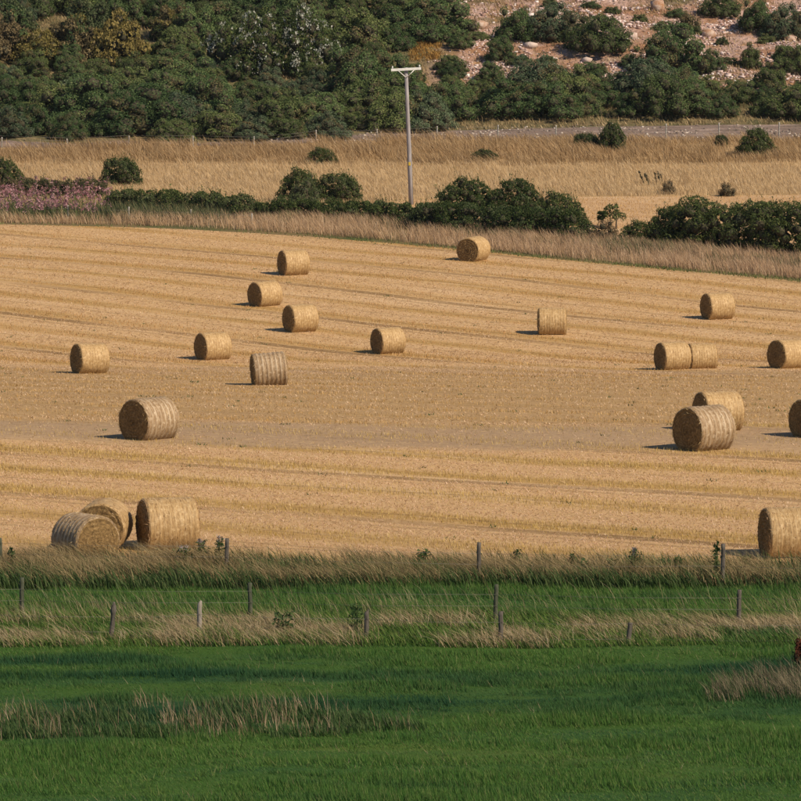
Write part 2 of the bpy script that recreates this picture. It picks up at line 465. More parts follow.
def build_grass():
    # short pasture grass, thicker and darker in tufts
    def tuft(X, Y): return fbm(X / 1.9, Y / .9, 31)
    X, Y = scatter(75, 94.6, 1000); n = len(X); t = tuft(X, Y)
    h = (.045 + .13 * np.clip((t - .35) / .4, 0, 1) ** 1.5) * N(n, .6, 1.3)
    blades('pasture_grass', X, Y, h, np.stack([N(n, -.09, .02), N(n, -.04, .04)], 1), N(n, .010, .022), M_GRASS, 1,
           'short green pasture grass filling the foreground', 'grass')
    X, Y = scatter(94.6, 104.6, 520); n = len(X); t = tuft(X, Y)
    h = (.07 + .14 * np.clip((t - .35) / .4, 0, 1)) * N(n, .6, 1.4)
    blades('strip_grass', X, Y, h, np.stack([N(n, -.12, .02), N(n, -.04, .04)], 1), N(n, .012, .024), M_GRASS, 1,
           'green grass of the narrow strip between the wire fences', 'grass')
    # scattered taller tufts and dead stems in the pasture
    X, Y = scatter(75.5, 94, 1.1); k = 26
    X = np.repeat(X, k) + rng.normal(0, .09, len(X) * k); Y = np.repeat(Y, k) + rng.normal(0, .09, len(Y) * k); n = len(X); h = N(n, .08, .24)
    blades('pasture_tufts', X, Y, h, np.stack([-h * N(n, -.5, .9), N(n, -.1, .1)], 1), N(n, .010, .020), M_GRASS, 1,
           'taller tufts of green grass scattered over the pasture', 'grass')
    X, Y = scatter(75.5, 94, 9, lambda X, Y: np.clip(fbm(X / 2.5, Y / 1.5, 33) * 3 - 1.1, .05, 1)); n = len(X); h = N(n, .06, .2)
    blades('pasture_dead_stems', X, Y, h, np.stack([-h * N(n, -.5, .9), N(n, -.1, .1)], 1), N(n, .005, .010), M_DRY, 1,
           'thin pale dead stems scattered over the pasture', 'grass')
    # pale seed stems over the strip
    X, Y = scatter(97.5, 102.0, 130, lambda X, Y: fbm(X / 2, Y / 2, 77) ** 2 * np.clip((102.5 - Y) / 3, .1, 1)); n = len(X)
    h = N(n, .25, .55)
    blades('seed_stems', X, Y, h, np.stack([-h * N(n, .2, 1.0), N(n, -.1, .1)], 1), N(n, .003, .007), M_DRY, 2,
           'thin pale seed stems leaning over the green strip', 'grass')
    # dry wind-bent grass along the front fence
    def m1(X, Y): return np.clip(fbm(X / 1.5, Y / 1.1, 41) * 3.6 - 1.45, .03, .85)
    X, Y = scatter(94.6, 97.9, 620, m1); n = len(X)
    h = N(n, .14, .42) * (.5 + .9 * fbm(X / 1.1, Y / 1.1, 43))
    blades('fence_grass', X, Y, h, np.stack([-h * (N(n, -.7, 1.2) + 1.3 * fbm(X / .9, Y / .9, 45) - .2), N(n, -.16, .16)], 1), N(n, .006, .014), M_DRY, 2,
           'tan wind-bent dry grass along the front wire fence', 'grass')
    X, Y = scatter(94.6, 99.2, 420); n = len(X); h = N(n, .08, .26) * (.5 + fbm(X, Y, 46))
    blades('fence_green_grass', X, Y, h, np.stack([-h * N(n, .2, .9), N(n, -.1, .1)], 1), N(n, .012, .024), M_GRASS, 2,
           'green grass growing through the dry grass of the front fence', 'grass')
    # field edge
    def m2(X, Y): return np.clip(fbm(X / 1.6, Y / 1.4, 51) * 3.2 - 1.0, .08, 1) * (Y < b_field(X) + .5)
    X, Y = scatter(103.3, 107.6, 620, m2); n = len(X)
    h = N(n, .28, .62) * (.6 + .8 * fbm(X / 1.2, Y / 1.2, 53))
    blades('field_edge_grass', X, Y, h, np.stack([-h * (N(n, -.7, 1.2) + 1.3 * fbm(X / .9, Y / .9, 55) - .2), N(n, -.16, .16)], 1), N(n, .007, .016), M_DRYB, 2,
           'brown leaning long grass along the near edge of the stubble field', 'grass')
    X, Y = scatter(102.9, 107.2, 520, lambda X, Y: np.clip(fbm(X / 1.5, Y, 57) * 2 - .35, .25, 1) * np.clip(1.3 - (Y - 102.9) / 3, .2, 1)); n = len(X); h = N(n, .15, .5) * (.6 + .8 * fbm(X / .7, Y / .7, 58))
    blades('field_edge_green', X, Y, h, np.stack([-h * N(n, .1, .8), N(n, -.1, .1)], 1), N(n, .014, .03), M_WEED, 2,
           'dark green grass at the foot of the field edge', 'grass')
    # pale rushes in the shaded pasture
    def region(pts_lo, pts_hi, px0, px1):
        def f(X, Y):
            d = Y * math.cos(PITCH) + (CAMZ - prof(Y)) * math.sin(PITCH)
            px = X / d * FPX + 400.5
            py = np.interp(Y, _ys, _rows)
            lo = np.interp(px, [p[0] for p in pts_lo], [p[1] for p in pts_lo])
            hi = np.interp(px, [p[0] for p in pts_hi], [p[1] for p in pts_hi])
            return ((py > hi) & (py < lo) & (px > px0) & (px < px1)).astype(float)
        return f
    rl = region([(-60, 739), (150, 740), (425, 736)], [(-60, 700), (60, 712), (120, 700), (260, 704), (330, 712), (425, 730)], -60, 427)
    X, Y = scatter(83, 90, 240, lambda X, Y: rl(X, Y) * np.clip(fbm(X / .8, Y / .8, 61) * 4 - 1.8, .03, .36)); n = len(X)
    h = N(n, .08, .5) * (.6 + .8 * fbm(X, Y, 63))
    blades('pale_rushes', X, Y, h, np.stack([-h * N(n, -.25, .6), N(n, -.1, .1)], 1), N(n, .005, .011), M_DRY, 2,
           'pale dry rushes in a band across the shaded pasture on the left', 'grass')
    X, Y = scatter(83, 90, 420, lambda X, Y: rl(X, Y) * np.clip(fbm(X / 1.1, Y / .8, 62) * 4 - 1.7, 0, 1)); n = len(X); h = N(n, .10, .26)
    blades('rush_green', X, Y, h, np.stack([-h * N(n, 0, .6), N(n, -.1, .1)], 1), N(n, .012, .022), M_WEED, 2,
           'dark green rushes among the pale ones on the left', 'grass')
    rr = region([(700, 706), (760, 704), (860, 706)], [(700, 700), (740, 684), (801, 676), (860, 672)], 704, 860)
    X, Y = scatter(86, 93, 420, lambda X, Y: rr(X, Y) * np.clip(fbm(X / .7, Y / .7, 67) * 3.4 - 1.3, .05, 1)); n = len(X)
    h = N(n, .2, .5)
    blades('dull_tussocks', X, Y, h, np.stack([-h * N(n, 0, .9), N(n, -.1, .1)], 1), N(n, .006, .012), M_DULL, 2,
           'dull brown grass tussock in the pasture at the right edge', 'grass')

    # stubble straws: standing rows (dense in the uncut bands) and loose straw
    def bands(X, Y):
        c, s = math.cos(ROWANG), math.sin(ROWANG)
        v = X * s + Y * c; v = v + 2.4 * np.sin((X * c - Y * s) * .055 + .5)
        return .5 + .5 * np.sin(v * 2 * np.pi / 4.3 + .6)
    def wheel(X, Y):                      # straw is pressed flat in the wheel lines
        c, s = math.cos(ROWANG), math.sin(ROWANG)
        v = X * s + Y * c; v = v + 2.4 * np.sin((X * c - Y * s) * .055 + .5)
        a = np.sin(v * 2 * np.pi / 8.6 + 1.9); b = np.sin(v * 2 * np.pi / 2.15 + 5.4)
        soft = np.clip(fbm((X * c - Y * s) / 9, v / 3, 75) * 3 - .9, 0, 1)
        return (1 - .8 * soft * (a > .955)) * (1 - .6 * (b > .93))
    def zone(X, Y):                      # trodden grey strips and the barer brown stretch between them
        v = Y + .17 * X
        g = np.clip((v - 131) / 2, 0, 1) * np.clip((141.5 - v) / 2, 0, 1)
        return np.maximum(g, .7 * np.clip((v - 141) / 3, 0, 1) * np.clip((187 - v) / 3, 0, 1))
    def inf(X, Y): return ((Y > b_field(X) + .1) & (Y < b_top(X) - .1)).astype(float)
    for (y0, y1, dens, w0, w1, h0, h1) in ((106.5, 140, 190, .012, .024, .05, .13), (140, 200, 75, .018, .032, .05, .13), (195, 256, 60, .022, .038, .05, .13)):
        X, Y = scatter(y0, y1, dens, lambda X, Y: inf(X, Y) * (.26 + .74 * np.clip(bands(X, Y) * 1.9 - .75, 0, 1) * np.clip(fbm((X - Y * .7) / 14, (Y + .7 * X) / 2.2, 73) * 3 - .8, .15, 1)) * (.5 + fbm(X / 3, Y / 3, 71)) * (1 - .62 * zone(X, Y)) * wheel(X, Y), 2); n = len(X)
        h = N(n, h0, h1) * (.6 + .5 * bands(X, Y))
        blades('stubble', X, Y, h, np.stack([N(n, -.05, .03), N(n, -.04, .04)], 1), N(n, w0, w1), M_STRAW, 1,
               'golden cut straw stubble standing in the field', 'stubble')
    M_CHAFF = leaf_mat('chaff', [(0, (.24, .145, .06)), (.3, (.47, .305, .15)), (.7, (.60, .42, .24)), (1, (.73, .57, .38))], .15, 0)
    for (y0, y1, dens, l0, w0) in ((106.5, 140, 170, .10, .016), (140, 200, 65, .13, .026), (195, 256, 52, .15, .034)):
        X, Y = scatter(y0, y1, dens, lambda X, Y: inf(X, Y) * np.clip(1.25 - 1.3 * bands(X, Y), .1, 1) * (1 - .88 * zone(X, Y)) * wheel(X, Y), 2); n = len(X)
        a = N(n, 0, 6.28); ln = N(n, .5, 1.4) * l0
        blades('chaff', X, Y, N(n, .015, .06), np.stack([np.cos(a) * ln, np.sin(a) * ln], 1), N(n, .6, 1.4) * w0, M_CHAFF, 1,
               'pale loose straw lying between the stubble rows', 'straw', az=a + 1.57, zoff=.004)
    # green weed specks
    X, Y = scatter(108, 250, .035, inf, 2); k = 9
    X = np.repeat(X, k) + rng.normal(0, .09, len(X) * k); Y = np.repeat(Y, k) + rng.normal(0, .12, len(Y) * k); n = len(X); h = N(n, .05, .11)
    blades('stubble_weeds', X, Y, h, np.stack([N(n, -.1, .1), N(n, -.1, .1)], 1), N(n, .03, .06), M_WEED, 1,
           'small green weeds dotted over the stubble', 'weeds')

    # verge beyond the field
    def mv(X, Y):
        d = Y - b_top(X)
        return ((d > .9) & (d < np.where(X < -16, 2.2, np.where(X < -9, 5.0, 11.0)))).astype(float) * np.clip(fbm(X / 2.0, Y / 2.0, 81) * 1.8 - .1, .25, 1)
    X, Y = scatter(222, 272, 150, mv, 3); n = len(X); h = N(n, .3, .75) * (.6 + .8 * fbm(X / 2, Y / 2, 83))
    k = rng.random(n) < np.clip(.35 + X / 40, .1, .8)
    lean = np.stack([-h * (N(n, -.4, .5) + .9 * fbm(X / 1.5, Y / 1.5, 85) - .2), N(n, -.15, .15)], 1); wd = N(n, .010, .026)
    blades('verge_grass', X[~k], Y[~k], h[~k], lean[~k], wd[~k], M_GOLDG, 2, 'tall straw-coloured grass on the verge above the stubble field', 'grass')
    blades('verge_pink_grass', X[k], Y[k], h[k], lean[k], wd[k], M_PINKD, 2, 'tall pinkish dry grass on the verge towards the right', 'grass')
    X, Y = scatter(222, 268, 55, lambda X, Y: ((Y - b_top(X) > -.5) & (Y - b_top(X) < 1.0)) * np.clip(.5 + X / 25, .15, 1), 3); n = len(X); h = N(n, .08, .22)
    blades('verge_green_strip', X, Y, h, np.stack([N(n, -.1, .1), N(n, -.1, .1)], 1), N(n, .03, .06), leaf_mat('strip_leaf', [(0, (.07, .11, .03)), (1, (.20, .20, .07))], .2, 0), 1,
           'thin green grass strip at the far edge of the stubble', 'grass')
    X, Y = scatter(228, 275, 80, lambda X, Y: ((Y - b_top(X) > np.where(X < -6, 3.0, 5.0)) & (Y < b_meadow(X))) * np.clip(fbm(X / 3, Y / 3, 87) * 2.6 - .75, .05, 1) * np.where(np.abs(X + 2) < 7, .3, 1), 3); n = len(X); h = N(n, .25, .75) * np.where(X < -6, 1.35, 1.0)
    blades('verge_weeds', X, Y, h, np.stack([-h * N(n, 0, .5), N(n, -.15, .15)], 1), N(n, .02, .05), M_VWEED, 2,
           'dull green weeds behind the dry verge grass', 'weeds')
    X, Y = scatter(226, 285, 45, lambda X, Y: (Y > b_meadow(X)) & (Y < b_meadow2(X)), 3, -4, 30); n = len(X); a = N(n, 0, 6.28)
    blades('far_stubble', X, Y, N(n, .03, .14), np.stack([np.cos(a) * .07, np.sin(a) * .07], 1), N(n, .02, .04), M_STRAW, 1,
           'pale stubble of the small field beyond the hedge on the right', 'stubble')
    # pale meadow and brown bank
    X, Y = scatter(yrow(212), yrow(164), 85, lambda X, Y: (Y > b_meadow2(X)) * (.4 + .6 * fbm(X / 3, Y / 3, 91)), 3); n = len(X); h = N(n, .18, .48) * (.6 + .8 * fbm(X / 1.2, Y / 1.2, 92))
    blades('meadow_grass', X, Y, h, np.stack([-h * (N(n, -.5, .6) + .9 * fbm(X / 2, Y / 2, 94) - .1), N(n, -.15, .15)], 1), N(n, .014, .034), M_GOLDG, 2,
           'pale golden long grass of the meadow beyond the hedge', 'grass')
    X, Y = scatter(yrow(165), yrow(140), 95, lambda X, Y: (Y < b_track(X) + .4) * np.clip(fbm(X / 2.2, Y / 2.2, 93) * 2.2 - .3, .15, 1), 3); n = len(X)
    h = N(n, .25, .8) * (.5 + fbm(X / 1.8, Y / 1.8, 95))
    blades('bank_grass', X, Y, h, np.stack([-h * (N(n, -.5, .6) + 1.2 * fbm(X / 1.6, Y / 1.6, 96) - .2), N(n, -.2, .2)], 1), N(n, .018, .04), M_BANK, 2,
           'brown tussocky grass on the bank below the stony track', 'grass')
    # thin dry grass on the hillside, between stones
    X, Y = scatter(318, 372, 20, lambda X, Y: (Y > b_hill(X)) * np.clip(np.maximum(fbm(X / 4, Y / 4, 97) * 2.4 - .7, np.clip((331 - Y) / 4, 0, .9)), .04, 1), 3); n = len(X); h = N(n, .15, .4)
    blades('hill_grass', X, Y, h, np.stack([-h * N(n, 0, .8), N(n, -.2, .2)], 1), N(n, .05, .1), M_DRYB, 1,
           'thin brown grass between the stones of the hillside', 'grass')
build_grass()

# ------------------------------------------------------------------ stones
_ico = None
def ico(sub=1):
    bm = bmesh.new(); bmesh.ops.create_icosphere(bm, subdivisions=max(sub, 1), radius=1.0)
    if sub == 0:
        bm.free(); bm = bmesh.new(); bmesh.ops.create_cube(bm, size=1.4); bmesh.ops.triangulate(bm, faces=bm.faces[:])
    bm.verts.ensure_lookup_table()
    V = np.array([v.co[:] for v in bm.verts]); F = np.array([[v.index for v in f.verts] for f in bm.faces]); bm.free()
    return V, F
def stones(name, X, Y, size, mat, label, cat):
    V0, F0 = ico(0) if len(X) > 6000 else ico(1); n = len(X)
    Z = ground(X, Y)
    sc3 = np.stack([size * N(n, .7, 1.3), size * N(n, .7, 1.3), size * N(n, .4, .8)], -1)
    V = V0[None] * (1 + rng.uniform(-.28, .28, (n, len(V0), 1))) * sc3[:, None, :] + np.stack([X, Y, Z + size * .15], -1)[:, None, :]
    F = F0[None] + (np.arange(n) * len(V0))[:, None, None]
    o = obj(name, mesh_np(name, V.reshape(-1, 3), F.reshape(-1, 3)), mat)
    tag(o, label, cat, kind='stuff')
M_STONE = leaf_mat('scree_stone', [(0, (.22, .135, .10)), (.35, (.42, .295, .26)), (.7, (.58, .465, .425)), (1, (.74, .68, .65))], 0, 0)
M_TSTONE = leaf_mat('track_stones', [(0, (.12, .09, .075)), (.6, (.26, .19, .16)), (1, (.55, .47, .42))], 0, 0)
def pxy(X, Y):
    d = Y * math.cos(PITCH) + (CAMZ - prof(Y)) * math.sin(PITCH)
    return X / d * FPX + 400.5, np.interp(Y, _ys, _rows)
def scree_mask(X, Y):
    px, py = pxy(X, Y)
    m = np.clip(fbm(X / 2.6, Y / 2.6, 101, 3) * 3.2 - 1.25, .04, 1)
    m = m * np.clip((px - 425) / 30, 0, 1) * np.clip((92 - py) / 20, 0, 1)
    return m
X, Y = scatter(326, 372, 26, scree_mask, 3)
stones('scree', X, Y, N(len(X), .05, .13) * (1 + 1.2 * (rng.random(len(X)) < .05)), M_STONE, 'pinkish white loose stones spilling down the bare hillside', 'stones')
X, Y = scatter(305, 324, 5, lambda X, Y: ((Y > b_track(X)) & (Y < b_hill(X) + .8)) * np.clip(fbm(X / 2, Y / 2, 103) * 3 - 1.1, .1, 1) * np.clip((X + 22) / 12, .05, 1), 3)
stones('track_rubble', X, Y, N(len(X), .05, .13), M_TSTONE, 'grey rubble scattered on the stony track', 'stones')

M_BOULD = plain('boulder_stone', (.40, .30, .25), (.55, .45, .40), 1.5, .9, .8, dist=.1)
M_BOULO = plain('ochre_boulder', (.30, .155, .08), (.46, .36, .30), 2.2, .9, .8, dist=.1)
def boulder(px, py, rx, rz, mat, label, seed):
    r = np.random.default_rng(seed)
    V, F = ico(1)
    V = np.sign(V) * np.abs(V) ** .7 * (1 + r.uniform(-.22, .22, (len(V), 3)))
    pl = r.normal(size=(16, 3)); pl /= np.linalg.norm(pl, axis=1)[:, None]
    for p in pl:                                   # flat broken faces
        d = V @ p; c = r.uniform(.75, 1.1)
        V = V - np.clip(d - c, 0, None)[:, None] * p[None]
    p = place(px, py); m = mpp(p.y)
    V = V * np.array([rx * m, rx * m * .9, rz * m]) * 1.15
    o = obj('boulder', mesh_np('boulder', V, F), mat, loc=(p.x, p.y, p.z + rz * m * .3))
    o.rotation_euler.z = r.uniform(0, 6)
    tag(o, label, 'boulder', 'boulders on the stony hillside')
for a in [(709, 32, 8, 6, M_BOULO, 'ochre and white boulder below the brown thorn tree on the scree', 1),
          (658, 9, 9, 9, M_BOULO, 'dark ochre rock outcrop at the top edge left of the thorn tree', 2),
          (632, 42, 7, 5, M_BOULD, 'pale boulder on the scree just left of the largest lone gorse bush', 3),
          (746, 22, 6, 4, M_BOULD, 'small pale boulder at the foot of the top right gorse', 4),
          (586, 62, 6, 4, M_BOULD, 'white boulder in the scree gap above the lower thicket', 5),
          (530, 52, 8, 4, M_BOULD, 'flat pinkish boulder in the scree between small gorse bushes', 6),
          (790, 36, 8, 6, M_BOULO, 'reddish boulder under the gorse at the right edge', 7),
          (480, 28, 9, 5, M_BOULO, 'low orange rock in the bare gap near the hilltop', 8)]:
    boulder(*a)

# ------------------------------------------------------------------ bushes
def foliage(name, lumps, n_leaf, leaf, seed, mats, spike=.5, zmin=0.0, noise_amp=.2, core=.8, extra=None, shoots=0):
    """leaf-sized faces spread over a cluster of lumps round a twiggy core"""
    r = np.random.default_rng(seed)
    L = np.array(lumps, float); C = L[:, :3]; rad = L[:, 3]
    pw = rad ** 2 / np.sum(rad ** 2)
    pick = r.choice(len(L), n_leaf * 2, p=pw)
    d = r.normal(size=(len(pick), 3)); d /= np.linalg.norm(d, axis=1)[:, None]
    d[:, 2] = np.where(r.random(len(pick)) < .6, np.abs(d[:, 2]), d[:, 2])
    k = 1 + noise_amp * (vn(d[:, 0] * 2.3 + pick * 7.1, d[:, 1] * 2.3 + d[:, 2] * 3.7, seed) - .5) * 2
    depth = 1 - np.abs(r.normal(0, .07, len(pick)))
    P = C[pick] + d * (rad[pick] * k * depth)[:, None]
    ok = P[:, 2] > zmin
    for c, q in zip(C, rad):
        ok &= np.linalg.norm(P - c, axis=1) > q * .86
    P = P[ok][:n_leaf]; d = d[ok][:n_leaf]; n = len(P)
    nrm = d + r.normal(0, .45, (n, 3)); nrm /= np.linalg.norm(nrm, axis=1)[:, None]
    t = np.cross(nrm, r.normal(size=(n, 3))); t /= np.linalg.norm(t, axis=1)[:, None] + 1e-9
    b = np.cross(nrm, t)
    sp = r.random(n) < spike                           # upright sprigs
    ax = np.where(sp[:, None], d * .8 + np.array([0, 0, .5]) + r.normal(0, .35, (n, 3)), b)
    ax /= np.linalg.norm(ax, axis=1)[:, None]
    s = leaf * r.uniform(.6, 1.5, n)[:, None]
    wd = np.where(sp, .45, .75)[:, None]
    V = np.stack([P - t * s * wd, P + t * s * wd, P + ax * s * 1.5], 1).reshape(-1, 3)
    F = np.arange(3 * n).reshape(-1, 3)
    if shoots:
        top = np.argsort(-C[:, 2] - rad)[:max(3, len(C) // 2)]
        pk = r.choice(top, shoots); kk = 9
        b0 = C[pk] + np.stack([r.normal(0, .6, shoots) * rad[pk], r.normal(0, .5, shoots) * rad[pk], rad[pk] * r.uniform(.6, .95, shoots)], -1)
        dr = np.stack([r.normal(-.1, .25, shoots), r.normal(0, .25, shoots), np.ones(shoots)], -1) * r.uniform(.15, .5, shoots)[:, None]
        q = (b0[:, None] + dr[:, None] * np.linspace(0, 1, kk)[None, :, None]).reshape(-1, 3)
        a_ = r.normal(size=q.shape) * leaf * .5; b_ = r.normal(size=q.shape) * leaf * .5
        V = np.concatenate([V, np.stack([q + a_, q + b_, q - a_ - b_], 1).reshape(-1, 3)])
        F = np.arange(len(V)).reshape(-1, 3)
    nf = len(F)
    V0, F0 = ico(1)
    cv = []; cf = []; off = len(V)
    for c, q in zip(C, rad):
        v = V0 * (1 + r.uniform(-.12, .12, (len(V0), 1))) * q * core + c
        v[:, 2] = np.maximum(v[:, 2], min(zmin, 0) - .05)
        cv.append(v); cf.append(F0 + off); off += len(V0)
    Vall = np.concatenate([V] + cv); Fall = np.concatenate([F] + cf)
    me = mesh_np(name, Vall, Fall)
    for m in mats: me.materials.append(m)
    mi = np.zeros(len(Fall), np.int32); mi[nf:] = 1
    if extra is not None:
        q = r.random(n)
        # whole sprigs of another colour gather in clusters
        cl = vn(P[:, 0] * extra[0] + 3.1, P[:, 1] * extra[0] + P[:, 2] * extra[0] * 1.3, seed + 5)
        mi[:n] = np.where((cl > extra[1]) & (q < extra[2]), 2, 0)
    me.polygons.foreach_set('material_index', mi)
    return me
def dome(seed, nl, w=1.7, d=1.6, h=2.0, r0=.3, r1=.5, jit=1.0):
    r = random.Random(seed); L = [(0, 0, h * .28, min(w, d) * .5), (w * .35, 0, h * .22, d * .38), (-w * .35, 0, h * .22, d * .38)]
    for i in range(nl):
        u = (i + .5) / nl; ph = i * 2.39996 + r.uniform(-.4, .4)
        el = math.asin(min(1, u * .98)) * r.uniform(.85, 1.1)
        rr = r.uniform(r0, r1) * min(w, d)
        ce, se = math.cos(el), math.sin(el)
        L.append((math.cos(ph) * ce * (w - rr) * (1 + jit * r.uniform(-.3, .2)), math.sin(ph) * ce * (d - rr) * (1 + jit * r.uniform(-.3, .2)),
                  max(rr * .5, se * (h - rr) * (1 + jit * r.uniform(-.32, .18))), rr))
    return L
M_GORSE = leaf_mat('gorse_leaf', [(0, (.044, .082, .030)), (.4, (.068, .114, .040)), (.8, (.100, .144, .050)), (1, (.15, .175, .07))], .12, .34)
M_GORSEB = leaf_mat('gorse_brown_leaf', [(0, (.065, .060, .028)), (.5, (.11, .095, .042)), (1, (.19, .145, .07))], .12, .25)
M_TWIG = plain('twigs', (.045, .042, .026), (.068, .058, .034), 6.0, .95, .4)
M_HEDGE = leaf_mat('hedge_leaf', [(0, (.026, .046, .014)), (.4, (.046, .072, .020)), (.8, (.076, .100, .030)), (1, (.14, .15, .055))], .2, .2)
M_LIGHT = leaf_mat('light_shrub_leaf', [(0, (.05, .07, .03)), (.5, (.085, .11, .045)), (1, (.15, .16, .08))], .2, .15)
M_YEL = leaf_mat('autumn_leaf', [(0, (.12, .10, .030)), (.5, (.21, .165, .050)), (1, (.32, .24, .09))], .2, .2)
M_BROWN = leaf_mat('brown_shrub_leaf', [(0, (.09, .065, .035)), (.5, (.16, .12, .06)), (1, (.25, .185, .10))], .2, .15)
M_PALE = leaf_mat('pale_leaf', [(0, (.26, .28, .23)), (.5, (.42, .43, .37)), (1, (.58, .57, .50))], .2, 0)
M_ORANGE = leaf_mat('bracken_leaf', [(0, (.26, .12, .03)), (.5, (.42, .22, .06)), (1, (.52, .33, .12))], .2, 0)

M_GORSE2 = leaf_mat('gorse_olive_leaf', [(0, (.056, .086, .026)), (.5, (.092, .128, .040)), (1, (.16, .175, .07))], .12, .3)
M_GORSE3 = leaf_mat('gorse_grey_leaf', [(0, (.044, .074, .038)), (.5, (.074, .108, .056)), (1, (.125, .155, .09))], .12, .3)
GV = []
for i in range(7):
    GV.append(foliage('gorse_bush', dome(100 + i, 30 + i % 4 * 4, 1.8, 1.6, 1.9 + .2 * (i % 3), .12, .32), 15000, .036, 200 + i,
                      [(M_GORSE, M_GORSE2, M_GORSE, M_GORSE3, M_GORSE2, M_GORSE, M_GORSE2)[i], M_TWIG, M_GORSEB], .38, 0, .22, .64, (1.3, .80 - .04 * (i % 3), .7)))
def put(me, name, px0, px1, ytop, ybase, label, cat, w0=3.5, h0=2.1, group=None, rz=None, dep=None, rnd=random.Random(5)):
    p = place((px0 + px1) / 2, ybase); m = mpp(p.y)
    o = obj(name, me, loc=(p.x, p.y, p.z - .06))
    sx = (px1 - px0) * m / w0 * 1.08; sz = (ybase - ytop) * m / h0 * 1.18
    o.scale = (sx, (dep or .5 * (sx + sz)), sz)
    tag(o, label, cat, group)
    return o

def gorse_field():
    r = random.Random(21)
    cnt = 0
    rows = []
    y = 141.0
    while y > -34:
        rows.append(y); y -= 12.5
    lone = [(494, 540, 8, 43), (524, 588, 10, 44), (568, 632, 18, 56), (638, 710, 34, 72), (698, 724, 54, 74),
            (739, 761, 44, 68), (768, 815, 42, 70), (738, 775, -4, 28), (762, 812, -2, 32), (700, 742, -12, 12), (486, 516, 42, 62),
            (675, 701, 6, 29)]
    for j, yb in enumerate(rows):
        x = -30 + (j % 2) * 16 + r.uniform(-5, 5)
        while x < 840:
            px = x + r.uniform(-6, 6); py = yb + r.uniform(-4, 4)
            x += r.uniform(28, 42)
            # open ground on the right: track edge, scree
            base_lim = float(np.interp(px, [0, 200, 300, 420, 460, 530, 560, 640, 801], [144, 143, 140, 135, 118, 117, 126, 124, 123]))
            if py > base_lim: continue
            if px > 436:
                top = float(np.interp(px, [436, 470, 500, 560, 600, 650, 700, 740, 801], [-40, 62, 76, 78, 85, 85, 88, 92, 90]))
                if py < top: continue
            else: top = -99
            # the pale-leaved and the yellow shrubs keep their places
            if 205 < px < 345 and 34 < py < 78: continue
            if -10 < px < 142 and 28 < py < 66: continue
            if 404 < px < 446 and 44 < py < 76: continue
            if 462 < px < 508 and 10 < py < 52: continue
            if 436 < px < 470 and -8 < py < 22: continue
            if 400 < px < 510 and 40 < py < 100: s_cap = .7
            else: s_cap = 9
            s = r.choice((r.uniform(.75, 1.1), r.uniform(1.1, 1.75)))
            if (px < 150 and 60 < py < 98) or (200 < px < 350 and 74 < py < 112): s = min(s, .85)
            s = min(s, s_cap)
            if px > 436 and py < top + 14: s = min(s, .92)
            p = place(px, py)
            o = obj('gorse_bush', GV[r.randrange(7)], loc=(p.x, p.y, p.z - .08))
            o.scale = (s * r.uniform(.9, 1.25), s, s * r.uniform(.82, 1.15)); o.rotation_euler.z = r.uniform(0, 6.28)
            if px > 436 and py > 56: zn = ('gorse bush in the thicket band between the scree and the stony track', 'gorse below the scree')
            elif px > 345: zn = ('gorse bush on the upper slope right of the pale-speckled shrub', 'gorse right of the pale-speckled shrub') if py < 100 else ('gorse bush of the front row behind the utility pole', 'gorse behind the pole')
            elif py > 122: zn = ('gorse bush in the lowest row of the thicket, just behind the far fence', 'gorse along the far fence')
            elif py > 62: zn = ('gorse bush in the dense middle of the thicket, below the autumn and pale-speckled shrubs', 'gorse in the middle of the thicket')
            else: zn = ('gorse bush high on the hillside near the top left of the picture', 'gorse high on the left')
            tag(o, zn[0], 'bush', zn[1])
            cnt += 1
    labels = ['left half of the twin dark gorse at the top of the scree', 'right half of the twin dark gorse at the top of the scree',
              'round gorse bush on the scree right of the twin gorse', 'largest lone gorse bush in the middle of the scree, shading its left side',
              'low gorse at the right foot of the largest lone bush', 'smallest lone gorse bush out on the white scree at the right',
              'dark gorse at the right edge beside the white scree', 'left of the two big gorse bushes in the top right corner',
              'right of the two big gorse bushes in the top right corner', 'gorse cut by the top edge above the white scree',
              'small gorse bush below the orange gap in the scree', 'brownish thorn tree among rocks near the top edge']
    for i, ((x0, x1, yt, yb), lb) in enumerate(zip(lone, labels)):
        if i == 11:
            me = foliage('thorn_tree', dome(300, 16, 1.6, 1.5, 2.2, .2, .36), 3200, .07, 301, [M_GORSEB, M_TWIG], .5, 0, .35, .6)
            put(me, 'thorn_tree', x0, x1, yt, yb, lb, 'tree', 3.3, 2.3)
        else:
            put(GV[(i * 3) % 7], 'gorse_bush', x0, x1, yt, yb, lb, 'bush', 3.5, 2.1, 'lone gorse bushes on the scree').rotation_euler.z = 0
    for (px, py, sc_) in [(520, 66, .5), (548, 62, .4), (598, 70, .55), (630, 66, .45), (622, 50, .35), (560, 46, .5), (612, 12, .4), (640, 20, .35), (690, 30, .5),
                          (722, 40, .3), (766, 40, .4), (785, 58, .5), (728, 64, .45), (676, 14, .5), (664, 28, .35), (590, 10, .4), (550, 8, .45), (500, 50, .4), (478, 44, .45), (455, 30, .5)]:
        p = place(px, py); o = obj('gorse_bush', GV[r.randrange(7)], loc=(p.x, p.y, p.z - .08))
        o.scale = (sc_ * r.uniform(1, 1.6), sc_, sc_ * r.uniform(.7, 1.1)); o.rotation_euler.z = r.uniform(-.5, .5)
        tag(o, 'small low gorse tuft dotted on the bare stony slope', 'bush', 'small gorse tufts on the scree')
    return cnt
print('gorse', gorse_field())

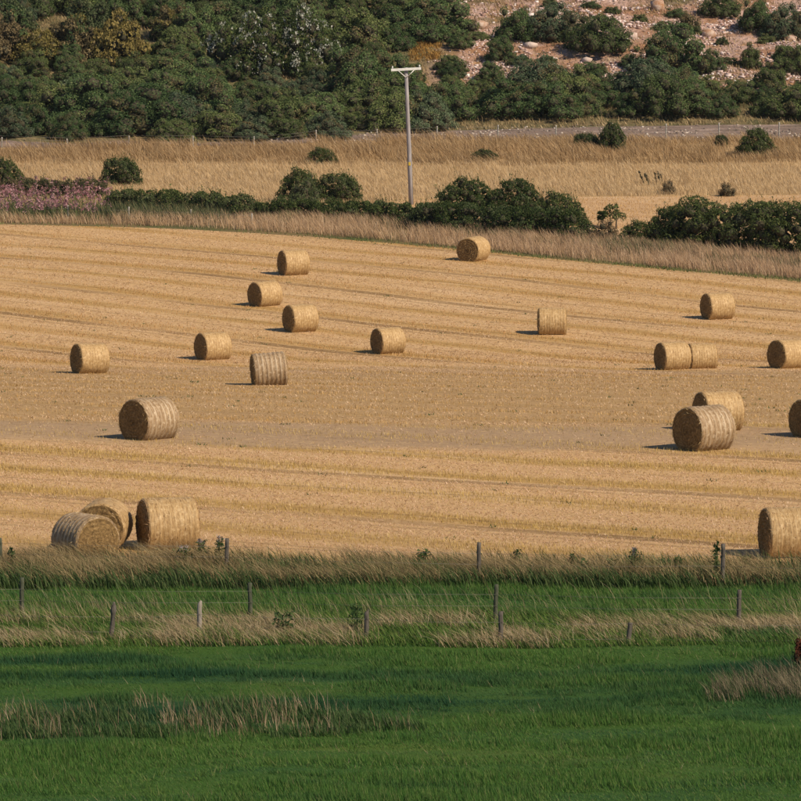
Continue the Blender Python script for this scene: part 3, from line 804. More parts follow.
# pale-leaved shrub and autumn shrubs on the hillside
me = foliage('pale_leaved_shrub', dome(310, 70, 4.7, 2.2, 3.0, .18, .34), 32000, .058, 311, [M_HEDGE, M_TWIG, M_PALE], .5, 0, .3, .58, (3.4, .66, .8))
put(me, 'pale_leaved_shrub', 206, 345, 17, 73, 'broad dark shrub speckled with whitish leaf clusters high on the hillside', 'shrub', 9.4, 3.1)
for i, (x0, x1, yt, yb, lb, mt) in enumerate([
        (82, 148, 14, 62, 'tall yellow-brown shrub, rightmost of the autumn shrubs on the left', M_YEL),
        (42, 104, 20, 62, 'dull ochre shrub between two yellower shrubs at upper left', M_BROWN),
        (12, 64, 32, 64, 'low yellow shrub at upper left beside the ochre one', M_YEL),
        (-24, 32, 18, 62, 'orange-brown shrub at the left edge of the hillside', M_BROWN),
        (60, 112, 4, 40, 'olive shrub behind the yellow-brown autumn shrubs at upper left', M_LIGHT),
        (-24, 34, 0, 38, 'grey-green shrub above the orange-brown one at the left edge', M_LIGHT),
        (150, 196, 10, 40, 'greyish brown shrub above the pale-speckled shrub', M_BROWN),
        (196, 250, 0, 36, 'light olive shrub left above the pale-speckled shrub', M_LIGHT)]):
    me = foliage('shrub', dome(320 + i, 30, 1.7, 1.5, 2.1, .18, .32), 10000, .06, 330 + i, [mt, M_TWIG, M_YEL if i % 2 == 0 else M_GORSE], .4, 0, .3, .6, (1.6, .6, .7))
    put(me, 'shrub', x0, x1, yt, yb, lb, 'shrub', 3.5, 2.2, 'shrubs among the gorse')
X, Y = scatter(yrow(62), yrow(42), 60, lambda X, Y: ((pxy(X, Y)[0] > 410) & (pxy(X, Y)[0] < 440)) * np.clip(fbm(X * 1.2, Y / 2, 8) * 3 - .8, 0, 1), 0, xat(405, 345), xat(445, 345))
X = np.repeat(X, 3) + rng.normal(0, .1, 3 * len(X)); Y = np.repeat(Y, 3) + rng.normal(0, .1, 3 * len(Y)); n = len(X); h = N(n, .12, .4)
blades('bracken', X, Y, h, np.stack([N(n, -.3, .3), N(n, -.3, .1)], 1), N(n, .04, .1), M_ORANGE, 1, 'bright orange bracken patch left of the pole top', 'bracken')

# ------------------------------------------------------------------ hedgerow beyond the field
def hedge_lumps(length, width, height, seed, n, r0=.35, r1=.6, taper=.15):
    r = random.Random(seed); L = []
    for i in range(n):
        x = -length / 2 + length * (i + r.uniform(.1, .9)) / n
        e = min(1, (length / 2 - abs(x)) / (length * taper + 1e-6)); hh = height * (.55 + .45 * e) * r.uniform(.78, 1.0)
        rr = r.uniform(r0, r1) * height * .45
        for z in np.arange(rr * .6, max(hh - rr, rr * .7), rr * .9):
            L.append((x + r.uniform(-.3, .3), r.uniform(-.5, .5) * width, z, rr * r.uniform(.8, 1.1)))
        L.append((x, r.uniform(-.3, .3) * width, max(hh - rr, rr * .6), rr))
    return L
def hedge(name, px0, py0, px1, py1, hpx, width, n, leaves, mats, label, cat, seed, leaf=.075, extra=None, taper=.12):
    a = place(px0, py0); b = place(px1, py1); d = b - a; c = (a + b) / 2
    ln = math.hypot(d.x, d.y); h = hpx * mpp(c.y) * .98
    L = hedge_lumps(ln, width, h, seed, int(n * 1.5), taper=taper)
    me = foliage(name, L, int(leaves * 2.2), leaf * .66, seed, mats, .6, 0, .3, .56, extra, shoots=int(ln * 14))
    o = obj(name, me, loc=(c.x, c.y, float(ground(c.x, c.y)) - .1))
    o.rotation_euler = (0, -math.atan2(d.z, ln), math.atan2(d.y, d.x))
    tag(o, label, cat, 'hedges along the far verge')
    return o
H = [M_HEDGE, M_TWIG, M_LIGHT]
hedge('bramble_hedge', 104, 211, 262, 218, 27, 1.6, 22, 17000, [M_HEDGE, M_TWIG, M_LIGHT], 'brambly hedge right of the pink flowers on the left', 'hedge', 401, extra=(1.2, .6, .6))
hedge('low_hedge', 250, 218, 455, 228, 25, 1.5, 28, 20000, H, 'low dark hedge running below the utility pole', 'hedge', 402, extra=(1.2, .66, .6))
hedge('front_hedge', 405, 228, 592, 242, 34, 1.7, 22, 20000, H, 'dark hedge behind the end-on bale at the top of the field', 'hedge', 403, extra=(1.0, .6, .6))
hedge('tall_hedge', 668, 243, 850, 257, 53, 2.6, 22, 34000, H, 'tall dense dark hedge at the right beyond the field', 'hedge', 404, extra=(1.0, .72, .5), taper=.1)
hedge('scrub', -20, 198, 112, 200, 22, 1.4, 18, 12000, [M_VWEED, M_TWIG, M_BROWN], 'low brownish scrub behind the pink flowers at left', 'scrub', 405, extra=(1.3, .55, .6))
BV = []
for i in range(4):
    BV.append(foliage('hedgerow_bush', dome(420 + i, 44 + 4 * i, 1.7, 1.4, 2.0, .14, .25, .4), 12000, .046, 430 + i, [M_HEDGE, M_TWIG, M_LIGHT], .65, 0, .3, .58, (1.5, .68, .6), 60))
for i, (x0, x1, yt, yb, lb) in enumerate([
        (278, 324, 171, 203, 'left bush of the rounded pair above the low hedge'),
        (314, 362, 173, 203, 'right bush of the rounded pair above the low hedge'),
        (434, 500, 181, 215, 'dark bush right of the pole behind the hedge'),
        (484, 548, 183, 217, 'middle dark bush in the clump right of the pole'),
        (530, 587, 194, 224, 'rightmost bush of the clump right of the pole, its top sloping down'),
        (99, 142, 157, 186, 'lone dark round bush above the pink flowers'),
        (-16, 24, 160, 190, 'dark bush at the left edge above the pink flowers'),
        (645, 692, 210, 243, 'loose bush at the left end of the tall dark hedge'),
        (618, 664, 222, 243, 'low rounded shrub between the sapling and the tall hedge'),
        (571, 601, 134, 151, 'low flat bush below the far fence, left of its rounder neighbour'),
        (598, 626, 126, 153, 'round dark bush below the far fence right of centre'),
        (736, 777, 130, 157, 'domed bush below the far fence near the right edge'),
        (306, 338, 149, 164, 'small bush in the brown bank above the rounded pair'),
        (714, 728, 138, 149, 'tiny bush left of the domed bush below the far fence'),
        (470, 498, 150, 161, 'small green bush in the brown bank right of the pole')]):
    put(BV[i % 4], 'hedgerow_bush', x0, x1, yt, yb, lb, 'bush', 3.4, 2.1, 'bushes of the far hedgerow and bank').rotation_euler.z = 0
for i, (x0, x1, yt, yb, lb, mt) in enumerate([
        (286, 322, 179, 208, 'light green shrub in front of the rounded bush pair', M_LIGHT),
        (520, 575, 205, 236, 'brighter green shrub in front of the dark hedge clump', M_LIGHT),
        (660, 677, 179, 194, 'reddish brown weed bush in the pale meadow, left one', M_BROWN),
        (717, 736, 181, 196, 'reddish brown weed bush in the pale meadow, right one', M_BROWN),
        (590, 622, 222, 243, 'brown low scrub right of the dark hedge clump', M_BROWN)]):
    me = foliage('verge_shrub', dome(450 + i, 14, 1.6, 1.4, 2.0, .22, .4), 3600, .06, 460 + i, [mt, M_TWIG], .6, 0, .35, .7)
    put(me, 'verge_shrub', x0, x1, yt, yb, lb, 'shrub', 3.3, 2.1, 'shrubs of the verge and meadow')

def tube(pts, radii, k=8):
    V = []; F = []
    P = [Vector(p) for p in pts]
    for i, p in enumerate(P):
        t = (P[min(i + 1, len(P) - 1)] - P[max(i - 1, 0)]).normalized()
        u = t.orthogonal().normalized() if abs(t.z) < .9 else Vector((1, 0, 0)).cross(t).normalized()
        v = t.cross(u)
        for j in range(k):
            a = 2 * math.pi * j / k
            V.append((p + (u * math.cos(a) + v * math.sin(a)) * radii[i])[:])
    for i in range(len(P) - 1):
        for j in range(k):
            F.append([i * k + j, i * k + (j + 1) % k, (i + 1) * k + (j + 1) % k, (i + 1) * k + j])
    b = len(V); V.append(P[0][:]); V.append(P[-1][:])
    for j in range(k):
        F.append([b, (j + 1) % k, j, j]); F.append([b + 1, (len(P) - 1) * k + j, (len(P) - 1) * k + (j + 1) % k, (len(P) - 1) * k + (j + 1) % k])
    me = bpy.data.meshes.new('tube')
    me.from_pydata(V, [], [f if f[2] != f[3] else f[:3] for f in F]); me.update()
    smooth(me)
    return me
M_BARK = plain('bark', (.09, .07, .05), (.16, .13, .10), 9.0, .95, .5, (1, 1, .2))
def sapling(px0, px1, yt, yb, lb, seed):
    p = place((px0 + px1) / 2, yb); m = mpp(p.y); h = (yb - yt) * m; wd = (px1 - px0) * m / 2
    e = empty('sapling', p); tag(e, lb, 'tree')
    r = random.Random(seed)
    obj('trunk', tube([(0, 0, -.1), (.03, 0, h * .35), (-.04, .03, h * .8)], [.05, .04, .015]), M_BARK, e)
    L = [(r.uniform(-.6, .6) * wd, r.uniform(-.6, .6) * wd, h * r.uniform(.4, .85), wd * r.uniform(.25, .42)) for _ in range(9)]
    for l in L[:4]:
        obj('branch', tube([(0, 0, h * .3), (l[0] * .5, l[1] * .5, h * .4), l[:3]], [.025, .018, .008], 5), M_BARK, e)
    obj('crown', foliage('crown', L, 900, .055, seed, [M_HEDGE, M_TWIG], .5, 0, .4, .3), None, e)
sapling(604, 628, 202, 228, 'small sparse sapling standing alone left of the tall hedge', 471)
sapling(596, 608, 211, 226, 'tiny sapling just left of the other small sapling', 472)

# pink willowherb on the left of the verge
def flowers():
    M_PINK = leaf_mat('pink_flower', [(0, (.22, .10, .11)), (.5, (.34, .17, .19)), (1, (.42, .27, .27))], .3, 0)
    def m(X, Y):
        px, py = pxy(X, Y)
        return ((px < 112) & (py > 194) & (py < 221)) * np.clip(fbm(X / 2, Y / 2, 111) * 2.2 - .35, .05, 1) * np.clip((125 - px) / 40, .1, 1)
    X, Y = scatter(yrow(222), yrow(193), 5.5, m, 3, -30, -14); n = len(X); h = N(n, .6, 1.15)
    blades('willowherb_stems', X, Y, h, np.stack([-h * N(n, -.1, .25), N(n, -.1, .1)], 1), N(n, .03, .06), M_WEED, 2, 'green stems of the pink flowers at left', 'flowers')
    Z = ground(X, Y); k = 7
    P = np.stack([X, Y, Z], -1)[:, None, :] + np.stack([rng.normal(0, .05, (n, k)), rng.normal(0, .05, (n, k)), h[:, None] * rng.uniform(.7, 1.08, (n, k))], -1)
    P = P.reshape(-1, 3); q = len(P)
    a = rng.normal(size=(q, 3)) * .045; b = rng.normal(size=(q, 3)) * .045
    V = np.stack([P + a, P + b, P - a - b + [0, 0, .03]], 1).reshape(-1, 3)
    tag(obj('pink_flowers', mesh_np('pink_flowers', V, np.arange(3 * q).reshape(-1, 3)), M_PINK), 'mass of pink flower spikes on the verge at left', 'flowers', kind='stuff')
flowers()

# dead dock stalks in the meadow
M_DOCK = leaf_mat('dock_seed', [(0, (.05, .018, .010)), (.5, (.10, .032, .018)), (1, (.16, .06, .03))], .1, .1)
M_STALK = leaf_mat('dark_stalk', [(0, (.05, .05, .03)), (1, (.11, .09, .05))], .1, .1)
def stalk_plant(name, px, py, hpx, ns, lean, mat, lb, cat, seed, spread=.3, leafn=40, lsz=.05, group=None, leaves=None):
    p = place(px, py); m = mpp(p.y); h = hpx * m; r = random.Random(seed); rr = np.random.default_rng(seed)
    e = empty(name, p); tag(e, lb, cat, group)
    Vs = []
    for i in range(ns):
        hh = h * r.uniform(.65, 1.0); bx = r.uniform(-spread, spread); by = r.uniform(-spread, spread)
        tx = bx + lean * hh + r.uniform(-.1, .1) * hh
        obj('stem', tube([(bx, by, -.05), ((bx + tx) / 2 + .02, by, hh * .5), (tx, by, hh)], [m * .45, m * .35, m * .18], 5), M_STALK, e)
        t = rr.uniform(.45, 1.03, leafn)
        c = np.stack([bx + (tx - bx) * t, np.full(leafn, by), hh * t], -1) + rr.normal(0, lsz * .6, (leafn, 3))
        a = rr.normal(size=(leafn, 3)) * lsz; b = rr.normal(size=(leafn, 3)) * lsz
        Vs.append(np.stack([c + a, c + b, c - a - b], 1).reshape(-1, 3))
    V = np.concatenate(Vs)
    obj('seed_head', mesh_np('seed_head', V, np.arange(len(V)).reshape(-1, 3)), mat, e)
    if leaves:
        n = leaves; c = np.stack([rr.uniform(-spread * 2, spread * 2, n), rr.uniform(-spread, spread, n), rr.uniform(.05, h * .6, n)], -1)
        a = rr.normal(size=(n, 3)) * lsz * 1.6; b = rr.normal(size=(n, 3)) * lsz * 1.6
        V = np.stack([c + a, c + b, c - a - b], 1).reshape(-1, 3)
        obj('leaves', mesh_np('leaves', V, np.arange(len(V)).reshape(-1, 3)), M_WEED, e)
    return e
stalk_plant('dock_plant', 645, 185, 15, 4, -.35, M_STALK, 'dark dead stalks leaning left in the pale meadow, left clump', 'plant', 481, .4, 26, .04, 'dead stalks in the meadow')
stalk_plant('dock_plant', 659, 185, 15, 3, -.3, M_STALK, 'dark dead stalks in the pale meadow, right clump', 'plant', 482, .3, 26, .04, 'dead stalks in the meadow')
stalk_plant('dock_plant', 800, 676, 37, 7, .0, M_DOCK, 'rusty red dock plant cut by the right edge in the pasture', 'plant', 483, .09, 130, .022, None, 60)

# weeds and thistles standing in the near field edge
M_THF = leaf_mat('thistle_down', [(0, (.22, .18, .17)), (1, (.38, .33, .31))], .2, 0)
def weed(px, yb, hpx, lb, seed, thistle=False, wpx=9):
    p = place(px, yb); m = mpp(p.y); h = (hpx + 4) * m; wd = wpx * m * .65
    e = empty('thistle' if thistle else 'weed', p); tag(e, lb, 'plant', 'weeds standing in the field edge grass')
    rr = np.random.default_rng(seed)
    ns = 3
    V = []; T = []
    for i in range(ns):
        bx, by = rr.uniform(-wd, wd) * .4, rr.uniform(-wd, wd) * .4; tx = bx + rr.uniform(-.6, .5) * wd; hh = h * rr.uniform(.75, 1)
        obj('stem', tube([(bx, by, -.04), ((bx + tx) / 2, by, hh * .5), (tx, by, hh)], [.012, .009, .005], 5), M_WEED, e)
        k = 44; t = rr.uniform(.1, 1, k) ** .8
        c = np.stack([bx + (tx - bx) * t, np.full(k, by), hh * t], -1) + rr.normal(0, 1, (k, 3)) * [wd * .42, wd * .42, .03]
        a = rr.normal(size=(k, 3)) * .036; b = rr.normal(size=(k, 3)) * .026
        V.append(np.stack([c + a, c + b, c - a - b * .5], 1).reshape(-1, 3))
        if thistle:
            k = 26; c = np.array([tx, by, hh]) + rr.normal(0, .028, (k, 3)); a = rr.normal(size=(k, 3)) * .014; b = rr.normal(size=(k, 3)) * .014
            T.append(np.stack([c + a, c + b, c - a - b], 1).reshape(-1, 3))
    V = np.concatenate(V); obj('leaves', mesh_np('leaves', V, np.arange(len(V)).reshape(-1, 3)), M_WEED, e)
    if thistle:
        V = np.concatenate(T); obj('seed_head', mesh_np('seed_head', V, np.arange(len(V)).reshape(-1, 3)), M_THF, e)
for i, a in enumerate([
        (184, 574, 28, 'leafy thistle with fluffy heads at the right foot of the upright near-left bale', True, 14),
        (202, 570, 27, 'thistle with the palest fluffy head, between bale and left edge-fence post', True, 8),
        (222, 572, 34, 'tall thistle touching the left post of the field edge fence', True, 9),
        (516, 572, 22, 'green weed sprig right of the middle field edge post', False, 9),
        (574, 574, 17, 'short dark weed in the field edge right of centre', False, 7),
        (587, 580, 17, 'dark leafy weed clump low in the field edge grass', False, 12),
        (613, 578, 18, 'leafy weed beside the low dark weed clump', False, 10),
        (634, 580, 29, 'thistle with grey head in the field edge, left of the right post', True, 12),
        (664, 580, 21, 'green weed with two tops left of the right post', False, 12),
        (677, 578, 20, 'narrow green weed close left of the right post', False, 6),
        (716, 584, 41, 'tall thin weed growing against the right field edge post', False, 5),
        (748, 572, 14, 'small weed right of the right field edge post', False, 7),
        (425, 572, 20, 'green weed rising from the field edge at centre', False, 9),
        (13, 572, 22, 'thin weed right of the cut-off post at the left edge', False, 5),
        (283, 636, 22, 'leafy dark weed in the front fence grass left of centre', False, 16),
        (355, 636, 28, 'brown dock-like weed leaning by the slanted front post', False, 10)]):
    weed(a[0], a[1], a[2], a[3], 500 + i, a[4], a[5])

# ------------------------------------------------------------------ straw bales
def bale_mats():
    out = {}
    for nm, base, lo, hi, stripe, per in (('gold', (.455, .30, .135), (.28, .17, .07), (.60, .44, .245), .3, .122), ('grey', (.35, .24, .135), (.19, .12, .06), (.50, .40, .28), .55, .165)):
        m, t = new_mat('net_wrap_' + nm); nb = NB(t)
        tc = nb.n('TexCoord'); sep = nb.n('SeparateXYZ'); nb.l(tc.outputs['Object'], sep.inputs[0])
        # strands lie round the roll: noise stretched along the circumference
        ang = nb.n('Math', operation='ARCTAN2'); nb.l(sep.outputs[1], ang.inputs[0]); nb.l(sep.outputs[2], ang.inputs[1])
        cmb = nb.n('CombineXYZ'); nb.l(sep.outputs[0], cmb.inputs[0]); nb.l(ang.outputs[0], cmb.inputs[1])
        mp = nb.n('Mapping'); mp.inputs['Scale'].default_value = (26, 3.2, 1); nb.l(cmb.outputs[0], mp.inputs[0])
        f = noise(nb, mp.outputs[0], 1.0, 4, .7)
        col = mixc(nb, mrange(nb, f, .38, .62), lo, base)
        col = mixc(nb, mrange(nb, noise(nb, coords(nb, (9, 9, 9)), 1.0, 4, .7), .52, .70, 0, .8), col, hi)
        col = mixc(nb, mrange(nb, noise(nb, coords(nb, (15, 15, 15), (1, 0, 0)), 1.0, 4, .7), .56, .72, 0, .7), col, (.16, .10, .045))
        wv = nb.n('Math', operation='MULTIPLY'); nb.l(sep.outputs[0], wv.inputs[0]); wv.inputs[1].default_value = 2 * math.pi / per
        sn = nb.n('Math', operation='SINE'); nb.l(wv.outputs[0], sn.inputs[0])
        st = nb.n('Math', operation='MULTIPLY'); nb.l(mrange(nb, sn.outputs[0], .1, .8), st.inputs[0]); st.inputs[1].default_value = stripe
        st2 = nb.n('Math', operation='MULTIPLY'); nb.l(st.outputs[0], st2.inputs[0])
        nb.l(mrange(nb, noise(nb, coords(nb, (7, 1.2, 1.2)), 1.0, 3), .38, .62, .05, 1), st2.inputs[1])
        col = mixc(nb, st2.outputs[0], col, hi)
        b = nb.n('BsdfPrincipled'); b.inputs['Roughness'].default_value = .62; b.inputs['Specular IOR Level'].default_value = .3
        nb.l(col, b.inputs['Base Color'])
        bp = nb.n('Bump'); bp.inputs['Strength'].default_value = .7; bp.inputs['Distance'].default_value = .025
        nb.l(f, bp.inputs['Height']); nb.l(bp.outputs[0], b.inputs['Normal'])
        o = nb.n('OutputMaterial'); nb.l(b.outputs[0], o.inputs[0])
        out[nm] = m
    m, t = new_mat('bale_end_straw'); nb = NB(t)
    v = coords(nb, (14, 14, 14))
    f = noise(nb, v, 1.0, 5, .75)
    tc = nb.n('TexCoord'); sep = nb.n('SeparateXYZ'); nb.l(tc.outputs['Object'], sep.inputs[0])
    sq = nb.n('CombineXYZ'); nb.l(sep.outputs[1], sq.inputs[1]); nb.l(sep.outputs[2], sq.inputs[2])
    ln = nb.n('VectorMath', operation='LENGTH'); nb.l(sq.outputs[0], ln.inputs[0])
    ph = nb.n('Math', operation='MULTIPLY_ADD'); nb.l(noise(nb, coords(nb, (3, 3, 3)), 1.0, 3), ph.inputs[0]); ph.inputs[1].default_value = .12; nb.l(ln.outputs['Value'], ph.inputs[2])
    s1 = nb.n('Math', operation='MULTIPLY'); nb.l(ph.outputs[0], s1.inputs[0]); s1.inputs[1].default_value = 2 * math.pi / .085
    sn = nb.n('Math', operation='SINE'); nb.l(s1.outputs[0], sn.inputs[0])
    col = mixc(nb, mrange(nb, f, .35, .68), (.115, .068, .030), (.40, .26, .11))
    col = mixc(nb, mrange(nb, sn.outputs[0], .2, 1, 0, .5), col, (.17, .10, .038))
    b = nb.n('BsdfPrincipled'); b.inputs['Roughness'].default_value = .9; b.inputs['Specular IOR Level'].default_value = .1
    nb.l(col, b.inputs['Base Color'])
    bp = nb.n('Bump'); bp.inputs['Strength'].default_value = 1.0; bp.inputs['Distance'].default_value = .04
    nb.l(f, bp.inputs['Height']); nb.l(bp.outputs[0], b.inputs['Normal'])
    o = nb.n('OutputMaterial'); nb.l(b.outputs[0], o.inputs[0])
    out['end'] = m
    return out
BM = bale_mats()
M_LOOSE = leaf_mat('loose_straw', [(0, (.28, .17, .06)), (.5, (.46, .30, .13)), (1, (.62, .46, .26))], .2, 0)
BR, BL = .65, .61                       # radius, half length
def bale_meshes(seed, ridge):
    r = np.random.default_rng(seed)
    nx, na = 44, 72
    sag = .06 + .02 * (seed % 3)
    def sect(x, a, rad):
        """slightly slumped round section with a flattened foot"""
        y = np.sin(a) * rad * 1.02; z = np.cos(a) * rad
        z = np.where(z < -BR + sag, -BR + sag + (z + BR - sag) * .12, z)
        return y, z
    xs = np.linspace(-1, 1, nx)
    X = np.sign(xs) * np.abs(xs) ** .9 * BL
    a = np.linspace(0, 2 * np.pi, na, endpoint=False)
    XX, AA = np.meshgrid(X, a, indexing='ij')
    rad = BR * np.ones_like(XX)
    rad += ridge * .0075 * np.sin(XX * 2 * np.pi / (.165 if ridge > 1 else .122))
    rad += (fbm(XX * 4 + 9, AA * 2.2, seed, 3) - .5) * .035
    rad -= .045 * np.clip((np.abs(XX) - BL + .06) / .06, 0, 1) ** 2
    Yy, Zz = sect(XX, AA, rad)
    V = np.stack([XX + (fbm(AA * 3, XX * 0 + 3, seed + 3) - .5) * .02, Yy, Zz], -1).reshape(-1, 3)
    i = np.arange(nx - 1)[:, None] * na + np.arange(na)[None]; j = np.arange(nx - 1)[:, None] * na + (np.arange(na)[None] + 1) % na
    wrap = mesh_np('net_wrap', V, np.stack([i, j, j + na, i + na], -1).reshape(-1, 4)[:, ::-1]); smooth(wrap)
    ends = []
    for sgn, ii in ((-1, 0), (1, nx - 1)):
        rim = V.reshape(nx, na, 3)[ii]
        nr = 16; Vs = []
        for q in range(nr):
            t = 1 - q / nr
            p = rim * [1, t, t]; p = p.copy(); p[:, 2] = rim[:, 2] * t + (-.01) * (1 - t)
            p[:, 0] = rim[:, 0] * t + sgn * BL * (1 - t) + sgn * (.025 * (1 - t * t) + .014 * math.sin(q * 2.1) * (q > 0)) + (r.uniform(-.012, .012, na) if q > 0 else 0)
            Vs.append(p)
        W = np.concatenate(Vs + [np.array([[sgn * (BL + .01), 0, -.01]])])
        i = np.arange(nr - 1)[:, None] * na + np.arange(na)[None]; j = np.arange(nr - 1)[:, None] * na + (np.arange(na)[None] + 1) % na
        F = np.concatenate([np.stack([i, j, j + na], -1).reshape(-1, 3), np.stack([i, j + na, i + na], -1).reshape(-1, 3),
                            np.stack([(nr - 1) * na + np.arange(na), (nr - 1) * na + (np.arange(na) + 1) % na, np.full(na, nr * na)], -1)])
        if sgn < 0: F = F[:, ::-1]
        me = mesh_np('end_face', W, F); smooth(me); ends.append(me)
    # loose straws: round the rims, over the ends, along the foot
    n = 900
    kind = r.random(n)
    a = r.uniform(0, 2 * np.pi, n); sg = np.where(r.random(n) < .5, -1, 1)
    rr = np.where(kind < .35, r.uniform(.92, 1.0, n), np.sqrt(r.random(n)) * .96) * BR
    x = sg * (BL + np.where(kind < .35, -.02, .012)); 
    onb = kind > .72
    x = np.where(onb, r.uniform(-BL, BL, n), x); rr = np.where(onb, BR * 1.005, rr)
    y, z = sect(x, a, rr)
    P = np.stack([x, y, z], -1)
    tang = np.stack([np.zeros(n), np.cos(a), -np.sin(a)], -1); rad3 = np.stack([np.zeros(n), np.sin(a), np.cos(a)], -1)
    d = tang * r.normal(0, 1, (n, 1)) + rad3 * r.uniform(-.2, .35, (n, 1)) + np.stack([sg * r.uniform(0, .5, n) * ~onb, np.zeros(n), np.zeros(n)], -1)
    d /= np.linalg.norm(d, axis=1)[:, None]
    ln = r.uniform(.04, .13, n)[:, None]; wv = np.cross(d, r.normal(size=(n, 3))); wv /= np.linalg.norm(wv, axis=1)[:, None]; wv *= r.uniform(.004, .009, n)[:, None]
    Q = P + d * ln; Q[:, 2] = np.maximum(Q[:, 2], -BR + sag - .03)
    V = np.stack([P - wv, P + wv, Q], 1).reshape(-1, 3)
    straw = mesh_np('loose_straw', V, np.arange(3 * n).reshape(-1, 3))
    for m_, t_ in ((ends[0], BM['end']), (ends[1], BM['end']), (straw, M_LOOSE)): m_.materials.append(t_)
    return wrap, ends, straw, sag
BVAR = {}
for k, (ridge, nm) in {'gold0': (.35, 'gold'), 'gold1': (.5, 'gold'), 'gold2': (.25, 'gold'), 'grey0': (1.3, 'grey'), 'grey1': (1.1, 'grey')}.items():
    ms = bale_meshes(10 + len(BVAR) * 7, ridge); ms[0].materials.append(BM[nm]); BVAR[k] = ms
def bale(px0, px1, yt, yb, face, var, label, right=False, roll=0., turn=None):
    """face: width/height of the visible end disc; right: the visible end faces right"""
    Y = yrow(yb); m = mpp(Y)
    s = min(max((yb - yt) * m / 1.25, .9), 1.14)
    phi = math.asin(face)
    if right: phi = -phi
    pc = (px0 + px1) / 2
    Yc = Y + BR * s * .35
    X = xat(pc, Yc)
    wrap, ends, straw, sag = BVAR[var]
    va = math.atan((pc - 400.5) / FPX)
    e = empty('straw_bale', (X, Yc, float(ground(X, Yc)) + (BR - sag) * s - .035))
    # lie along the ground: tip with the local slope along the axis
    az = phi - va
    dx, dy = math.cos(az), math.sin(az)
    g1 = float(ground(X + dx * .6, Yc + dy * .6)); g0 = float(ground(X - dx * .6, Yc - dy * .6))
    e.rotation_euler = (0, -math.atan2(g1 - g0, 1.2) - R(roll), az)
    e.scale = (s, s, s)
    tag(e, label, 'straw bale', 'round straw bales in the field')
    obj('net_wrap', wrap, None, e)
    for en in ends: obj('end_face', en, None, e)
    tag(obj('loose_straw', straw, None, e), kind='stuff')
    return e
BALES = [
    (278, 309, 249, 275, .36, 'gold0', 'highest bale on the left, topmost of the zigzag of three', {}),
    (247, 283, 280, 306, .55, 'gold1', 'middle bale of the zigzag of three, furthest left of them', {}),
    (283, 318, 304, 332, .44, 'gold2', 'lowest bale of the zigzag of three on the left', {}),
    (370, 406, 327, 354, .47, 'gold0', 'lone golden bale just left of the centre of the field', {}),
    (250, 288, 350, 384, .15, 'grey0', 'pale striped bale tilted up at its right end, side on', {'roll': 4}),
    (195, 231, 330, 359, .45, 'gold1', 'golden bale left of and above the tilted striped bale', {}),
    (71, 109, 342, 373, .39, 'gold2', 'leftmost bale in the middle of the field', {}),
    (120, 179, 394, 438, .67, 'grey1', 'large striped bale with big dark end at middle left', {}),
    (457, 490, 236, 261, .87, 'gold0', 'bale at the far field edge showing its round end with spiral straw', {}),
    (538, 566, 307, 335, .05, 'gold1', 'bale seen square from its side, right of the field centre', {}),
    (701, 734, 292, 319, .43, 'gold2', 'highest bale on the right side of the field', {}),
    (653, 692, 340, 369, .43, 'gold0', 'left bale of the touching pair on the right', {}),
    (685.5, 717.5, 342, 368.4, .25, 'gold1', 'right bale of the touching pair, its end hidden by its neighbour', {}),
    (767, 808, 339, 369, .62, 'gold2', 'bale cut by the right edge, level with the touching pair', {}),
    (693, 743, 390, 431, .40, 'gold0', 'golden bale half hidden behind the big striped bale on the right', {}),
    (674, 734, 405, 451, .65, 'grey0', 'big striped bale with dark end in front of another on the right', {}),
    (789, 844, 396, 437, .60, 'gold1', 'bale at the right edge showing only its dark end', {}),
    (47, 124, 511, 561, .84, 'grey1', 'front bale of the near left group, its grey wrap shaded, end facing right', {'right': True}),
    (77, 130, 499, 549, .985, 'gold2', 'near left bale standing behind the one with the grey wrap', {}),
    (138, 198, 495, 549, .25, 'gold1', 'right bale of the near left group, side on with narrow dark end', {}),
    (758, 819, 505, 557, .26, 'gold0', 'nearest bale on the right, cut by the right edge of the picture', {}),
]
for b in BALES:
    bale(*b[:7], **b[7])

# ------------------------------------------------------------------ utility pole
M_POLE = plain('weathered_pole', (.22, .20, .205), (.34, .315, .32), 3.0, .85, .4, (6, 6, .5))
M_ARM = plain('crossarm_paint', (.62, .62, .60), (.74, .74, .72), 5.0, .6, .1)
M_YSIGN = plain('yellow_plate', (.55, .40, .04), (.48, .34, .05), 5.0, .5, .05)
M_WIRE = plain('wire', (.16, .15, .14), (.22, .2, .18), 5.0, .6, .05, metal=.3)
M_INS = plain('insulator', (.55, .56, .55), (.62, .62, .6), 5.0, .3, .05)
def boxm(name, c, s, bev=.006):
    bm = bmesh.new(); bmesh.ops.create_cube(bm, size=1.0)
    for v in bm.verts: v.co = Vector((v.co.x * s[0] + c[0], v.co.y * s[1] + c[1], v.co.z * s[2] + c[2]))
    bmesh.ops.bevel(bm, geom=bm.edges[:], offset=bev, segments=1, affect='EDGES')
    me = bpy.data.meshes.new(name); bm.to_mesh(me); bm.free()
    return me
